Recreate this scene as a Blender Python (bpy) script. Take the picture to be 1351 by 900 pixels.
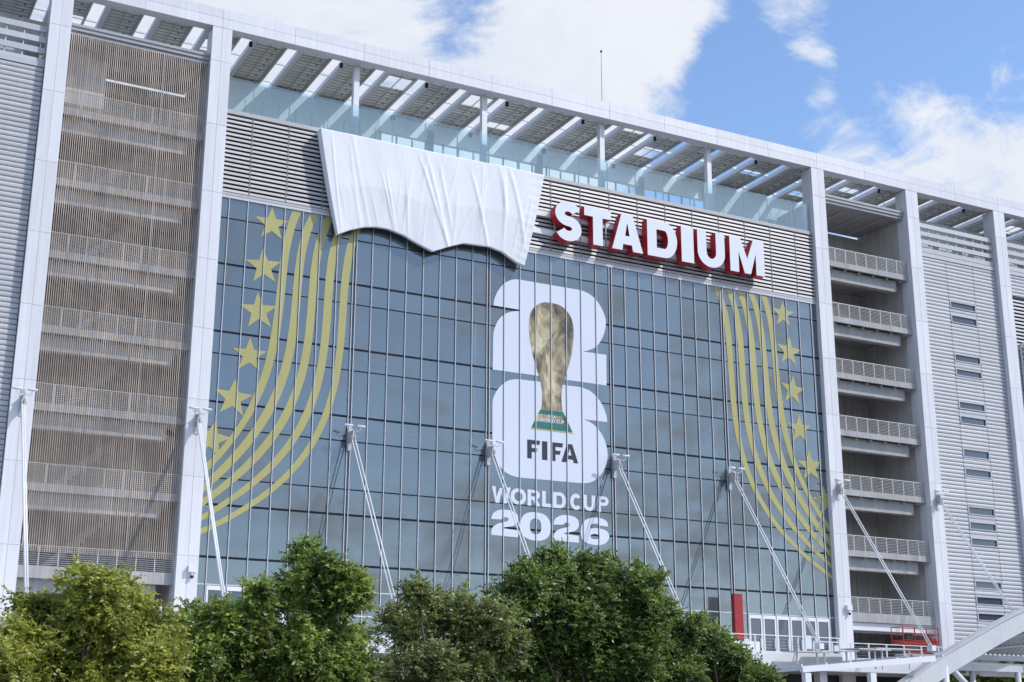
import bpy, math, random
import numpy as np
from mathutils import Vector, Matrix
from mathutils.geometry import tessellate_polygon

for o in list(bpy.data.objects):
    bpy.data.objects.remove(o, do_unlink=True)
scene = bpy.context.scene
COL = scene.collection
rnd = random.Random(7)
nrng = np.random.default_rng(11)

# ------------------------------------------------------------------ camera
CAM = np.array([-23.576, -89.0835, 1.7])
FPX = 1844.4
YAW, PITCH, ROLL = math.radians(27.8055), math.radians(16.0917), math.radians(0.1202)
_f = np.array([math.sin(YAW)*math.cos(PITCH), math.cos(YAW)*math.cos(PITCH), math.sin(PITCH)])
_r = np.array([math.cos(YAW), -math.sin(YAW), 0.0])
_u = np.cross(_r, _f)
_r2 = _r*math.cos(ROLL) + _u*math.sin(ROLL)
_u2 = -_r*math.sin(ROLL) + _u*math.cos(ROLL)
cd = bpy.data.cameras.new('camera')
cam = bpy.data.objects.new('camera', cd)
COL.objects.link(cam)
cam.matrix_world = Matrix(((_r2[0], _u2[0], -_f[0], CAM[0]), (_r2[1], _u2[1], -_f[1], CAM[1]),
                           (_r2[2], _u2[2], -_f[2], CAM[2]), (0, 0, 0, 1)))
cd.sensor_width = 36.0
cd.lens = 36.0*FPX/1351.0
cd.clip_start = 0.5
cd.clip_end = 6000
scene.camera = cam


def pxdir(px, py):
    return _f + _r2*(px-675.5)/FPX + _u2*(450-py)/FPX


def un(px, py, Y=None, Z=None, X=None):
    """point on a known plane seen at a photo pixel"""
    d = pxdir(px, py)
    if Y is not None:
        t = (Y-CAM[1])/d[1]
    elif Z is not None:
        t = (Z-CAM[2])/d[2]
    else:
        t = (X-CAM[0])/d[0]
    return CAM + t*d


# ------------------------------------------------------------------ world, sun, exposure
SUN = Vector((1.05, -1.0, 1.35)).normalized()
SUN_EL = math.asin(SUN.z)
SUN_ROT = math.atan2(SUN.x, SUN.y)
w = bpy.data.worlds.new('World')
scene.world = w
w.use_nodes = True
nt = w.node_tree
nt.nodes.clear()


def N(tree, typ, **kw):
    n = tree.nodes.new(typ)
    for k, v in kw.items():
        setattr(n, k, v)
    return n


def L(tree, a, b):
    tree.links.new(a, b)


out = N(nt, 'ShaderNodeOutputWorld')
bg = N(nt, 'ShaderNodeBackground')
bg.inputs['Strength'].default_value = 0.11
sky = N(nt, 'ShaderNodeTexSky', sky_type='NISHITA')
sky.sun_disc = False
sky.sun_elevation = SUN_EL
sky.sun_rotation = SUN_ROT
sky.altitude = 10
sky.air_density = 1.0
sky.dust_density = 0.6
sky.ozone_density = 1.5
tc = N(nt, 'ShaderNodeTexCoord')
sep = N(nt, 'ShaderNodeSeparateXYZ')
L(nt, tc.outputs['Generated'], sep.inputs[0])


def wm(op, a, b=None, c=None, clamp=False):
    n = N(nt, 'ShaderNodeMath', operation=op)
    n.use_clamp = clamp
    for i, v in enumerate((a, b, c)):
        if v is None:
            continue
        if isinstance(v, (int, float)):
            n.inputs[i].default_value = v
        else:
            L(nt, v, n.inputs[i])
    return n.outputs[0]


zz = wm('ADD', wm('MAXIMUM', sep.outputs[2], 0.0), 0.35)
comb = N(nt, 'ShaderNodeCombineXYZ')
L(nt, wm('DIVIDE', sep.outputs[0], zz), comb.inputs[0])
L(nt, wm('DIVIDE', sep.outputs[1], zz), comb.inputs[1])


def wnoise(scale, detail, rough, dist, off):
    n = N(nt, 'ShaderNodeTexNoise')
    n.inputs['Scale'].default_value = scale
    n.inputs['Detail'].default_value = detail
    n.inputs['Roughness'].default_value = rough
    n.inputs['Distortion'].default_value = dist
    mp = N(nt, 'ShaderNodeMapping')
    mp.inputs['Location'].default_value = off
    L(nt, comb.outputs[0], mp.inputs[0])
    L(nt, mp.outputs[0], n.inputs['Vector'])
    return n.outputs['Fac']


n1 = wnoise(5.5, 10, 0.66, 0.55, (3.1, 1.7, 0))
n2 = wnoise(1.7, 4, 0.5, 0.2, (0.4, 5.2, 0))
n3 = wnoise(19.0, 8, 0.6, 0.8, (1.3, 0.2, 0))
base = wm('ADD', wm('ADD', wm('MULTIPLY', wm('SUBTRACT', n1, 0.5), 1.7), wm('MULTIPLY', wm('SUBTRACT', n2, 0.5), 0.8)), wm('MULTIPLY', wm('SUBTRACT', n3, 0.5), 0.8))


def skyblob(px, py, rad, soft, gain):
    d = Vector(pxdir(px, py)).normalized()
    dt = N(nt, 'ShaderNodeVectorMath', operation='DOT_PRODUCT')
    L(nt, tc.outputs['Generated'], dt.inputs[0])
    dt.inputs[1].default_value = d
    mr = N(nt, 'ShaderNodeMapRange', interpolation_type='SMOOTHSTEP')
    L(nt, dt.outputs['Value'], mr.inputs[0])
    mr.inputs[1].default_value = math.cos(math.radians(rad+soft))
    mr.inputs[2].default_value = math.cos(math.radians(max(rad-soft, 0)))
    mr.inputs[3].default_value = 0
    mr.inputs[4].default_value = gain
    return mr.outputs[0]


tot = wm('ADD', base, 0.10)
for a in ((430, -80, 13.0, 4.5, 0.55), (760, 60, 4.5, 4.0, 0.14), (1195, 230, 3.2, 2.6, 0.40), (1330, 280, 4.0, 2.8, 0.35), (1085, 195, 1.4, 1.5, 0.26),
          (1065, 100, 0.8, 0.9, 0.40), (1240, 18, 0.4, 0.8, 0.26), (1345, 75, 0.8, 1.0, 0.2), (960, 150, 0.3, 0.7, 0.22),
          (1070, 15, 1.2, 1.4, 0.40), (940, 5, 2.8, 2.4, 0.36),
          (1130, 60, 7.0, 3.5, -0.36), (930, 170, 2.4, 2.2, -0.30), (990, 95, 1.8, 1.5, -0.35), (605, 12, 1.0, 1.6, -0.6), (800, 30, 1.0, 1.6, -0.25)):
    tot = wm('ADD', tot, skyblob(*a))
mr = N(nt, 'ShaderNodeMapRange', interpolation_type='SMOOTHSTEP')
L(nt, tot, mr.inputs[0])
mr.inputs[1].default_value = -0.02
mr.inputs[2].default_value = 0.46
# cloud tone: lighter where thick, slight blue-grey variation
ct = N(nt, 'ShaderNodeMixRGB')
ct.inputs[1].default_value = (6.9, 7.5, 8.6, 1)
ct.inputs[2].default_value = (8.0, 8.3, 9.0, 1)
cm = N(nt, 'ShaderNodeMapRange')
L(nt, n1, cm.inputs[0])
cm.inputs[1].default_value = 0.35
cm.inputs[2].default_value = 0.62
L(nt, cm.outputs[0], ct.inputs[0])
skyg = N(nt, 'ShaderNodeMixRGB', blend_type='MULTIPLY')
skyg.inputs[0].default_value = 1.0
skyg.inputs[2].default_value = (1.92, 2.06, 2.26, 1)
L(nt, sky.outputs[0], skyg.inputs[1])
mix = N(nt, 'ShaderNodeMixRGB')
L(nt, mr.outputs[0], mix.inputs[0])
L(nt, skyg.outputs[0], mix.inputs[1])
L(nt, ct.outputs[0], mix.inputs[2])
L(nt, mix.outputs[0], bg.inputs['Color'])
L(nt, bg.outputs[0], out.inputs['Surface'])

sd = bpy.data.lights.new('sun', 'SUN')
sd.energy = 3.15
sd.angle = math.radians(0.6)
sd.color = (1.0, 0.965, 0.925)
sun = bpy.data.objects.new('sun', sd)
COL.objects.link(sun)
sun.rotation_euler = SUN.to_track_quat('Z', 'Y').to_euler()
sun.location = (30, -60, 80)
vs = scene.view_settings
vs.view_transform = 'Standard'
vs.look = 'None'
vs.exposure = -0.04
vs.gamma = 1.0
vs.use_curve_mapping = False

# ------------------------------------------------------------------ materials
MAT = {}


def mat(name, col, rough=0.6, metal=0.0, spec=0.5, noise=0.0, nscale=1.0, rand=0.0, streak=0.0, bump=0.0, bscale=8.0,
        sheen=0.0):
    """principled with position noise, per-object variation and faint vertical weather streaks"""
    m = bpy.data.materials.new(name)
    m.use_nodes = True
    t = m.node_tree
    b = t.nodes['Principled BSDF']
    b.inputs['Roughness'].default_value = rough
    b.inputs['Metallic'].default_value = metal
    b.inputs['Specular IOR Level'].default_value = spec
    src = None
    if noise or rand or streak:
        geo = N(t, 'ShaderNodeNewGeometry')
        hs = N(t, 'ShaderNodeMixRGB', blend_type='MULTIPLY')
        hs.inputs[0].default_value = 1
        hs.inputs[1].default_value = (*col, 1)
        val = None

        def chain(o, amp):
            nonlocal val
            mr_ = N(t, 'ShaderNodeMapRange')
            L(t, o, mr_.inputs[0])
            mr_.inputs[1].default_value = 0.25
            mr_.inputs[2].default_value = 0.75
            mr_.inputs[3].default_value = 1-amp
            mr_.inputs[4].default_value = 1+amp*0.6
            if val is None:
                val = mr_.outputs[0]
            else:
                mm = N(t, 'ShaderNodeMath', operation='MULTIPLY')
                L(t, val, mm.inputs[0])
                L(t, mr_.outputs[0], mm.inputs[1])
                val = mm.outputs[0]
        if noise:
            nz = N(t, 'ShaderNodeTexNoise')
            nz.inputs['Scale'].default_value = nscale
            nz.inputs['Detail'].default_value = 6
            L(t, geo.outputs['Position'], nz.inputs['Vector'])
            chain(nz.outputs['Fac'], noise)
        if streak:
            mp = N(t, 'ShaderNodeMapping')
            mp.inputs['Scale'].default_value = (3.0, 3.0, 0.12)
            L(t, geo.outputs['Position'], mp.inputs[0])
            nz = N(t, 'ShaderNodeTexNoise')
            nz.inputs['Scale'].default_value = 1.5
            nz.inputs['Detail'].default_value = 5
            L(t, mp.outputs[0], nz.inputs['Vector'])
            chain(nz.outputs['Fac'], streak)
        if rand:
            oi = N(t, 'ShaderNodeObjectInfo')
            chain(oi.outputs['Random'], rand)
        L(t, val, hs.inputs[2])
        L(t, hs.outputs[0], b.inputs['Base Color'])
    else:
        b.inputs['Base Color'].default_value = (*col, 1)
    if bump:
        geo2 = N(t, 'ShaderNodeNewGeometry')
        nz = N(t, 'ShaderNodeTexNoise')
        nz.inputs['Scale'].default_value = bscale
        nz.inputs['Detail'].default_value = 5
        L(t, geo2.outputs['Position'], nz.inputs['Vector'])
        bp = N(t, 'ShaderNodeBump')
        bp.inputs['Strength'].default_value = bump
        bp.inputs['Distance'].default_value = 0.05
        L(t, nz.outputs['Fac'], bp.inputs['Height'])
        L(t, bp.outputs[0], b.inputs['Normal'])
    MAT[name] = m
    return m


mat('white_panel', (0.70, 0.69, 0.72), 0.42, noise=0.04, nscale=0.5, rand=0.045, streak=0.09)
mat('white_steel', (0.72, 0.72, 0.74), 0.4, noise=0.06, nscale=1.2)
mat('clevis_steel', (0.48, 0.48, 0.49), 0.45, noise=0.4, nscale=5.0)
mat('canopy_paint', (0.56, 0.565, 0.58), 0.45, noise=0.08, nscale=0.8, streak=0.06)
mat('grey_steel', (0.36, 0.36, 0.37), 0.5, noise=0.08, nscale=1.0)
mat('louver', (0.47, 0.45, 0.45), 0.45, rand=0.06, streak=0.08)
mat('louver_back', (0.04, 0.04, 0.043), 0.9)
mat('siding', (0.50, 0.50, 0.52), 0.4, rand=0.06, streak=0.06)
mat('siding_back', (0.12, 0.12, 0.13), 0.8)
mat('mullion', (0.52, 0.53, 0.57), 0.35, metal=0.1)
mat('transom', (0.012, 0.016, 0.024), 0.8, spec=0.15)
mat('interior', (0.26, 0.29, 0.30), 0.8, noise=0.3, nscale=0.35)
mat('interior_pale', (0.5, 0.53, 0.53), 0.7)
mat('concrete', (0.52, 0.50, 0.485), 0.85, noise=0.16, nscale=0.7, streak=0.2, bump=0.3, bscale=5)
mat('concrete_pale', (0.40, 0.39, 0.385), 0.8, noise=0.15, nscale=0.8, streak=0.18)
mat('rail_steel', (0.60, 0.58, 0.56), 0.45, metal=0.2, noise=0.08, nscale=2)
mat('wire', (0.55, 0.45, 0.375), 0.5, metal=0.2, noise=0.35, nscale=0.55, streak=0.3)
mat('film_white', (0.63, 0.66, 0.745), 0.35, noise=0.03, nscale=0.3)
mat('film_gold', (0.395, 0.36, 0.13), 0.4, noise=0.08, nscale=0.35)
mat('film_black', (0.012, 0.012, 0.03), 0.4)
mat('film_green', (0.008, 0.15, 0.115), 0.35, noise=0.35, nscale=1.6)
mat('letter_face', (0.70, 0.71, 0.75), 0.35)
mat('letter_red', (0.46, 0.012, 0.03), 0.4, noise=0.1, nscale=1.0)
mat('sign_red', (0.30, 0.010, 0.015), 0.35, noise=0.06, nscale=1.0)
mat('lift_red', (0.36, 0.03, 0.02), 0.4)
mat('black', (0.015, 0.015, 0.017), 0.5)
mat('pv_back', (0.78, 0.78, 0.72), 0.6, noise=0.1, nscale=1.2, rand=0.12)
mat('pv_cell', (0.01, 0.012, 0.03), 0.15)
mat('pv_rail', (0.55, 0.55, 0.53), 0.5, metal=0.2)
mat('asphalt', (0.055, 0.055, 0.057), 0.9, noise=0.2, nscale=0.4, bump=0.4, bscale=12)
mat('paving', (0.30, 0.29, 0.28), 0.85, noise=0.15, nscale=0.6)
mat('bark', (0.11, 0.085, 0.065), 0.9, noise=0.35, nscale=6, bump=0.6, bscale=18)
mat('roof_floor', (0.74, 0.73, 0.71), 0.8, noise=0.1, nscale=0.6)
mat('seam', (0.22, 0.21, 0.22), 0.6)
mat('dark_glass', (0.045, 0.06, 0.09), 0.06, spec=0.8)
mat('galv', (0.55, 0.56, 0.57), 0.4, metal=0.5, noise=0.12, nscale=1.5)


def glass_mat(name, tint, dif, difw, refl):
    m = bpy.data.materials.new(name)
    m.use_nodes = True
    t = m.node_tree
    t.nodes.clear()
    o = N(t, 'ShaderNodeOutputMaterial')
    tr = N(t, 'ShaderNodeBsdfTransparent')
    tr.inputs[0].default_value = (*tint, 1)
    df = N(t, 'ShaderNodeBsdfDiffuse')
    geo = N(t, 'ShaderNodeNewGeometry')
    nz = N(t, 'ShaderNodeTexNoise')
    nz.inputs['Scale'].default_value = 0.22
    nz.inputs['Detail'].default_value = 3
    L(t, geo.outputs['Position'], nz.inputs['Vector'])
    oi = N(t, 'ShaderNodeObjectInfo')
    ad = N(t, 'ShaderNodeMath', operation='MULTIPLY_ADD')
    L(t, oi.outputs['Random'], ad.inputs[0])
    ad.inputs[1].default_value = 0.25
    L(t, nz.outputs['Fac'], ad.inputs[2])
    rp = N(t, 'ShaderNodeMixRGB')
    L(t, ad.outputs[0], rp.inputs[0])
    rp.inputs[1].default_value = (*[c*0.6 for c in dif], 1)
    rp.inputs[2].default_value = (*[c*1.25 for c in dif], 1)
    L(t, rp.outputs[0], df.inputs[0])
    m1 = N(t, 'ShaderNodeMixShader')
    m1.inputs[0].default_value = difw
    L(t, tr.outputs[0], m1.inputs[1])
    L(t, df.outputs[0], m1.inputs[2])
    gl = N(t, 'ShaderNodeBsdfGlossy')
    gl.inputs['Roughness'].default_value = 0.03
    gl.inputs['Color'].default_value = (0.95, 0.97, 1.0, 1)
    fr = N(t, 'ShaderNodeFresnel')
    fr.inputs[0].default_value = 1.55
    fm = N(t, 'ShaderNodeMath', operation='MULTIPLY_ADD')
    L(t, fr.outputs[0], fm.inputs[0])
    fm.inputs[1].default_value = 1.25
    fm.inputs[2].default_value = refl
    fm.use_clamp = True
    m2 = N(t, 'ShaderNodeMixShader')
    L(t, fm.outputs[0], m2.inputs[0])
    L(t, m1.outputs[0], m2.inputs[1])
    L(t, gl.outputs[0], m2.inputs[2])
    L(t, m2.outputs[0], o.inputs[0])
    MAT[name] = m


glass_mat('glass', (0.56, 0.64, 0.66), (0.21, 0.285, 0.315), 0.31, 0.07)
glass_mat('guard_glass', (0.70, 0.885, 0.90), (0.52, 0.72, 0.74), 0.10, 0.04)


def leaf_mat(name, c0, c1, trans=0.35):
    m = bpy.data.materials.new(name)
    m.use_nodes = True
    t = m.node_tree
    t.nodes.clear()
    o = N(t, 'ShaderNodeOutputMaterial')
    geo = N(t, 'ShaderNodeNewGeometry')
    nz = N(t, 'ShaderNodeTexNoise')
    nz.inputs['Scale'].default_value = 0.9
    nz.inputs['Detail'].default_value = 3
    L(t, geo.outputs['Position'], nz.inputs['Vector'])
    a = N(t, 'ShaderNodeMath', operation='MULTIPLY_ADD')
    L(t, geo.outputs['Random Per Island'], a.inputs[0])
    a.inputs[1].default_value = 0.85
    b = N(t, 'ShaderNodeMath', operation='MULTIPLY_ADD')
    L(t, nz.outputs['Fac'], b.inputs[0])
    b.inputs[1].default_value = 2.2
    b.inputs[2].default_value = -1.05
    L(t, b.outputs[0], a.inputs[2])
    a.use_clamp = True
    mx = N(t, 'ShaderNodeMixRGB')
    mx.inputs[1].default_value = (*c0, 1)
    mx.inputs[2].default_value = (*c1, 1)
    L(t, a.outputs[0], mx.inputs[0])
    p = N(t, 'ShaderNodeBsdfPrincipled')
    p.inputs['Roughness'].default_value = 0.36
    p.inputs['Specular IOR Level'].default_value = 0.4
    L(t, mx.outputs[0], p.inputs['Base Color'])
    tl = N(t, 'ShaderNodeBsdfTranslucent')
    g2 = N(t, 'ShaderNodeMixRGB', blend_type='MULTIPLY')
    g2.inputs[0].default_value = 1
    g2.inputs[2].default_value = (1.35, 1.35, 0.5, 1)
    L(t, mx.outputs[0], g2.inputs[1])
    L(t, g2.outputs[0], tl.inputs[0])
    ms = N(t, 'ShaderNodeMixShader')
    ms.inputs[0].default_value = trans
    L(t, p.outputs[0], ms.inputs[1])
    L(t, tl.outputs[0], ms.inputs[2])
    L(t, ms.outputs[0], o.inputs[0])
    MAT[name] = m


leaf_mat('leaf_yellow', (0.15, 0.185, 0.035), (0.50, 0.51, 0.12))
leaf_mat('leaf_green', (0.07, 0.115, 0.03), (0.36, 0.45, 0.11))
leaf_mat('leaf_olive', (0.085, 0.115, 0.045), (0.33, 0.37, 0.15))
leaf_mat('leaf_dark', (0.05, 0.085, 0.03), (0.29, 0.38, 0.115))


def cloth_mat():
    m = mat('cloth', (0.77, 0.77, 0.80), 0.75, noise=0.03, nscale=0.6)
    t = m.node_tree
    b = t.nodes['Principled BSDF']
    geo = N(t, 'ShaderNodeNewGeometry')
    mp = N(t, 'ShaderNodeMapping')
    mp.inputs['Scale'].default_value = (1.6, 1.6, 0.5)
    L(t, geo.outputs['Position'], mp.inputs[0])
    nz = N(t, 'ShaderNodeTexNoise')
    nz.inputs['Scale'].default_value = 2.2
    nz.inputs['Detail'].default_value = 5
    nz.inputs['Distortion'].default_value = 0.8
    L(t, mp.outputs[0], nz.inputs['Vector'])
    bp = N(t, 'ShaderNodeBump')
    bp.inputs['Strength'].default_value = 0.16
    bp.inputs['Distance'].default_value = 0.10
    L(t, nz.outputs['Fac'], bp.inputs['Height'])
    L(t, bp.outputs[0], b.inputs['Normal'])


cloth_mat()


def gold_print():
    """printed picture of a gold cup: mottled gold, no relief"""
    m = bpy.data.materials.new('film_cup')
    m.use_nodes = True
    t = m.node_tree
    b = t.nodes['Principled BSDF']
    b.inputs['Roughness'].default_value = 0.4
    geo = N(t, 'ShaderNodeNewGeometry')
    mp = N(t, 'ShaderNodeMapping')
    mp.inputs['Rotation'].default_value = (0, math.radians(32), 0)
    mp.inputs['Scale'].default_value = (0.8, 1.0, 0.32)
    L(t, geo.outputs['Position'], mp.inputs[0])
    nz = N(t, 'ShaderNodeTexNoise')
    nz.inputs['Scale'].default_value = 1.05
    nz.inputs['Detail'].default_value = 10
    nz.inputs['Roughness'].default_value = 0.65
    nz.inputs['Distortion'].default_value = 0.9
    L(t, mp.outputs[0], nz.inputs['Vector'])
    cr = N(t, 'ShaderNodeValToRGB')
    e = cr.color_ramp.elements
    e[0].position = 0.38
    e[0].color = (0.045, 0.03, 0.018, 1)
    e[1].position = 0.64
    e[1].color = (0.60, 0.52, 0.34, 1)
    k = cr.color_ramp.elements.new(0.47)
    k.color = (0.17, 0.135, 0.085, 1)
    k = cr.color_ramp.elements.new(0.56)
    k.color = (0.37, 0.30, 0.17, 1)
    L(t, nz.outputs['Fac'], cr.inputs[0])
    L(t, cr.outputs[0], b.inputs['Base Color'])
    MAT['film_cup'] = m


gold_print()

# ------------------------------------------------------------------ object helpers
WORLD = {}


def _place(o, wloc, parent):
    wloc = Vector(wloc)
    WORLD[o.name] = wloc
    if parent is not None:
        o.parent = parent
        o.location = wloc - WORLD[parent.name]
    else:
        o.location = wloc
    COL.objects.link(o)
    return o


def tag(o, label=None, cat=None, group=None, kind=None):
    if label:
        o['label'] = label
    if cat:
        o['category'] = cat
    if group:
        o['group'] = group
    if kind:
        o['kind'] = kind
    return o


def empty(name, loc, label=None, cat=None, group=None):
    o = bpy.data.objects.new(name, None)
    o.empty_display_size = 0.5
    _place(o, loc, None)
    return tag(o, label, cat, group)


class MB:
    def __init__(s):
        s.v, s.f, s.mi = [], [], []
        s.cur = 0

    def _add(s, vs_, fs):
        b = len(s.v)
        s.v += [tuple(float(c) for c in p) for p in vs_]
        s.f += [tuple(i+b for i in f) for f in fs]
        s.mi += [s.cur]*len(fs)
        return s

    def box(s, x0, x1, y0, y1, z0, z1):
        return s._add([(x0, y0, z0), (x1, y0, z0), (x1, y1, z0), (x0, y1, z0), (x0, y0, z1), (x1, y0, z1), (x1, y1, z1), (x0, y1, z1)],
                      [(0, 3, 2, 1), (4, 5, 6, 7), (0, 1, 5, 4), (1, 2, 6, 5), (2, 3, 7, 6), (3, 0, 4, 7)])

    def bar(s, p, q, wd, ht=None):
        """rectangular bar from p to q"""
        p, q = Vector(p), Vector(q)
        ht = ht or wd
        d = (q-p).normalized()
        a = d.cross(Vector((0, 0, 1)))
        if a.length < 1e-4:
            a = Vector((1, 0, 0))
        a.normalize()
        b = a.cross(d).normalized()
        a *= wd/2
        b *= ht/2
        vs_ = [p-a-b, p+a-b, p+a+b, p-a+b, q-a-b, q+a-b, q+a+b, q-a+b]
        return s._add(vs_, [(0, 3, 2, 1), (4, 5, 6, 7), (0, 1, 5, 4), (1, 2, 6, 5), (2, 3, 7, 6), (3, 0, 4, 7)])

    def tube(s, pts, rs, n=8):
        """tapered tube through points"""
        pts = [Vector(p) for p in pts]
        if isinstance(rs, (int, float)):
            rs = [rs]*len(pts)
        vs_, fs = [], []
        ref = Vector((0.31, 0.77, 0.55))
        for i, p in enumerate(pts):
            d = (pts[min(i+1, len(pts)-1)] - pts[max(i-1, 0)]).normalized()
            a = d.cross(ref).normalized()
            b = d.cross(a)
            for k in range(n):
                t = 2*math.pi*k/n
                vs_.append(p + (a*math.cos(t) + b*math.sin(t))*rs[i])
        for i in range(len(pts)-1):
            for k in range(n):
                k2 = (k+1) % n
                fs.append((i*n+k, i*n+k2, (i+1)*n+k2, (i+1)*n+k))
        fs.append(tuple(range(n))[::-1])
        fs.append(tuple((len(pts)-1)*n+k for k in range(n)))
        return s._add(vs_, fs)

    def prism(s, loops, y0, y1, back=True):
        """XZ outline loops (first outer, then holes), front at y0"""
        pl = [[Vector((p[0], 0, p[1])) for p in lp] for lp in loops]
        flat = [p for lp in pl for p in lp]
        tris = tessellate_polygon(pl)
        n = len(flat)
        vs_ = [(p.x, y0, p.z) for p in flat]
        fs = []
        for t in tris:
            a, b, c = (flat[i] for i in t)
            up = (b.x-a.x)*(c.z-a.z)-(b.z-a.z)*(c.x-a.x)
            t = tuple(t) if up > 0 else tuple(reversed(t))
            fs.append(t)
        if y1 is not None:
            vs_ += [(p.x, y1, p.z) for p in flat]
            if back:
                fs += [tuple(i+n for i in reversed(t)) for t in fs[:]]
            o = 0
            for lp in pl:
                m = len(lp)
                for i in range(m):
                    j = (i+1) % m
                    fs.append((o+i, o+i+n, o+j+n, o+j))
                o += m
        return s._add(vs_, fs)

    def mesh(s, name, mats, smooth=False):
        me = bpy.data.meshes.new(name)
        me.from_pydata(s.v, [], s.f)
        if isinstance(mats, str):
            mats = [mats]
        for m in mats:
            me.materials.append(MAT[m])
        if len(mats) > 1:
            me.polygons.foreach_set('material_index', s.mi)
        if smooth:
            me.polygons.foreach_set('use_smooth', [True]*len(me.polygons))
        me.update()
        return me

    def build(s, name, mats, parent=None, loc=None, smooth=False):
        """verts in world space; object origin at loc (default: parent's origin)"""
        if loc is None:
            loc = WORLD[parent.name] if parent is not None else (0, 0, 0)
        loc = Vector(loc)
        if loc.length:
            s.v = [(a-loc.x, b-loc.y, c-loc.z) for a, b, c in s.v]
        o = bpy.data.objects.new(name, s.mesh(name, mats, smooth))
        return _place(o, loc, parent)


def inst(name, me, loc, parent=None):
    return _place(bpy.data.objects.new(name, me), loc, parent)


def boxmesh(name, sx, sy, sz, m):
    return MB().box(0, sx, 0, sy, 0, sz).mesh(name, m)


# ------------------------------------------------------------------ the setting
GROUND = MB()
GROUND._add([(-2500, -2500, 0), (2500, -2500, 0), (2500, 2500, 0), (-2500, 2500, 0)], [(0, 1, 2, 3)])
tag(GROUND.build('ground', 'asphalt'), kind='structure')
pv_ = MB()
pv_._add([(-60, -30, 0.004), (110, -30, 0.004), (110, 0, 0.004), (-60, 0, 0.004)], [(0, 1, 2, 3)])
tag(pv_.build('plaza_pavement', 'paving'), kind='structure')

DZ = 8.1          # terrace level
dk = MB()
dk.box(-40, 46.5, -8.0, 0.45, 7.05, DZ)
dk.box(46.6, 100, -4.6, 0.45, 7.05, DZ)
for X in range(-36, 100, 12):
    dk.box(X-0.35, X+0.35, -6.6 if X < 46 else -4, -5.9 if X < 46 else -3.3, 0, 7.05)
deck = tag(dk.build('terrace_deck', 'white_steel'), kind='structure')
rw = MB()
rw.box(-40, 100, 0.46, 0.9, 0, 7.9)
tag(rw.build('podium_wall', 'black'), kind='structure')

# ------------------------------------------------------------------ stadium building
CX = {'A': -11.04, 'B': 0.0, 'C': 54.0, 'D': 65.02, 'E': 76.07}
LEV = [50.86, 48.21, 43.35, 38.30, 33.39, 28.48, 23.57, 18.41, 13.27, DZ]
YG = 0.5
bld = empty('stadium_building', (27, 4, 0), 'long white stadium tower with a gridded glass wall, open stair bays and solar roof canopy', 'stadium')

# columns with cladding panels
for k, X in CX.items():
    c = MB().box(X-0.69, X+0.69, 0.03, 1.4, 0.0, 50.86)
    co = c.build('column', 'white_panel', bld, (X, 0, 0))
    for i in range(len(LEV)-1):
        z1, z0 = LEV[i]-0.014, LEV[i+1]+0.014
        for sx in (0, 1):
            x0 = X-0.71 if sx == 0 else X+0.012
            me = bpy.data.meshes.get('column_panel_%d' % i)
            if me is None:
                me = boxmesh('column_panel_%d' % i, 0.698, 0.06, z1-z0, 'white_panel')
            inst('cladding_panel', me, (x0, 0.0, z0), co)

# roof beam
bm_ = MB().box(-40, 110, 0.03, 0.95, 50.93, 52.30)
beam = bm_.build('roof_beam', 'white_panel', bld, (0, 0, 50.9))
xs = [-11.04-5.52*i for i in (4, 3, 2, 1)] + [-11.04, -5.52] + [5.4*i for i in range(11)] + [59.51, 65.02, 70.54, 76.07, 81.6, 87.1, 92.6, 98.1]
for a, b in zip(xs[:-1], xs[1:]):
    ln = round(b-a, 2)
    for row, (z0, z1) in enumerate(((50.88, 51.60), (51.62, 52.34))):
        nm = 'beam_panel_%d_%d' % (int(ln*100), row)
        me = bpy.data.meshes.get(nm) or boxmesh(nm, ln-0.026, 0.06, z1-z0, 'white_panel')
        inst('cladding_panel', me, (a+0.013, 0.0, z0), beam)

# ---- glazed wall: frame, mullions, transoms, panes
ROWS = [38.30, 36.75, 33.40, 31.90, 28.56, 27.00, 23.66, 21.90, 18.53, 16.77, 13.34, 11.58]
fr = MB()
fr.box(0.6, 53.4, 0.40, 0.62, 38.22, 38.42)
gw = fr.build('glazed_wall', 'mullion', bld, (27, 0.5, DZ))
MB().box(0.6, 53.4, 0.42, 0.62, DZ, DZ+0.12).build('sill', 'mullion', gw, (27, 0.5, DZ))
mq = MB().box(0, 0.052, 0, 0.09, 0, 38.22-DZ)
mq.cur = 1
mq.box(-0.024, -0.001, 0.05, 0.09, 0, 38.22-DZ)  # dark strip paints in the shade on the mullion's left side
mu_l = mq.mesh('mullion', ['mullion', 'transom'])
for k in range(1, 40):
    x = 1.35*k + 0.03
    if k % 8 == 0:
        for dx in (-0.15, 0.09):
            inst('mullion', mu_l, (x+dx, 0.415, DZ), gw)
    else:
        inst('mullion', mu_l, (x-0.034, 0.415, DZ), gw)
for i, z in enumerate(ROWS[1:]):
    th = 0.15 if i in (1, 3, 5, 8, 9) else 0.08
    t = MB().box(0.6, 53.4, 0.487, 0.56, z-th/2, z+th/2)
    t.build('transom', 'transom' if z > 12 else 'mullion', gw, (27, YG, z))
areas = []
for r in range(len(ROWS)-1):
    for k in range(40):
        x0, x1 = 1.35*k+0.03, 1.35*(k+1)+0.03
        x0, x1 = max(x0, 0.62), min(x1, 53.38)
        zc, xc = (ROWS[r]+ROWS[r+1])/2, (x0+x1)/2
        d2 = (xc-CAM[0])**2 + CAM[1]**2 + (zc-CAM[2])**2
        areas.append(((x1-x0)*(ROWS[r]-ROWS[r+1])/d2*(0.2 if zc < 13 and xc < 38 else 1), r, k, x0, x1))
areas.sort(reverse=True)
rest = MB()
panemesh = {}
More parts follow.
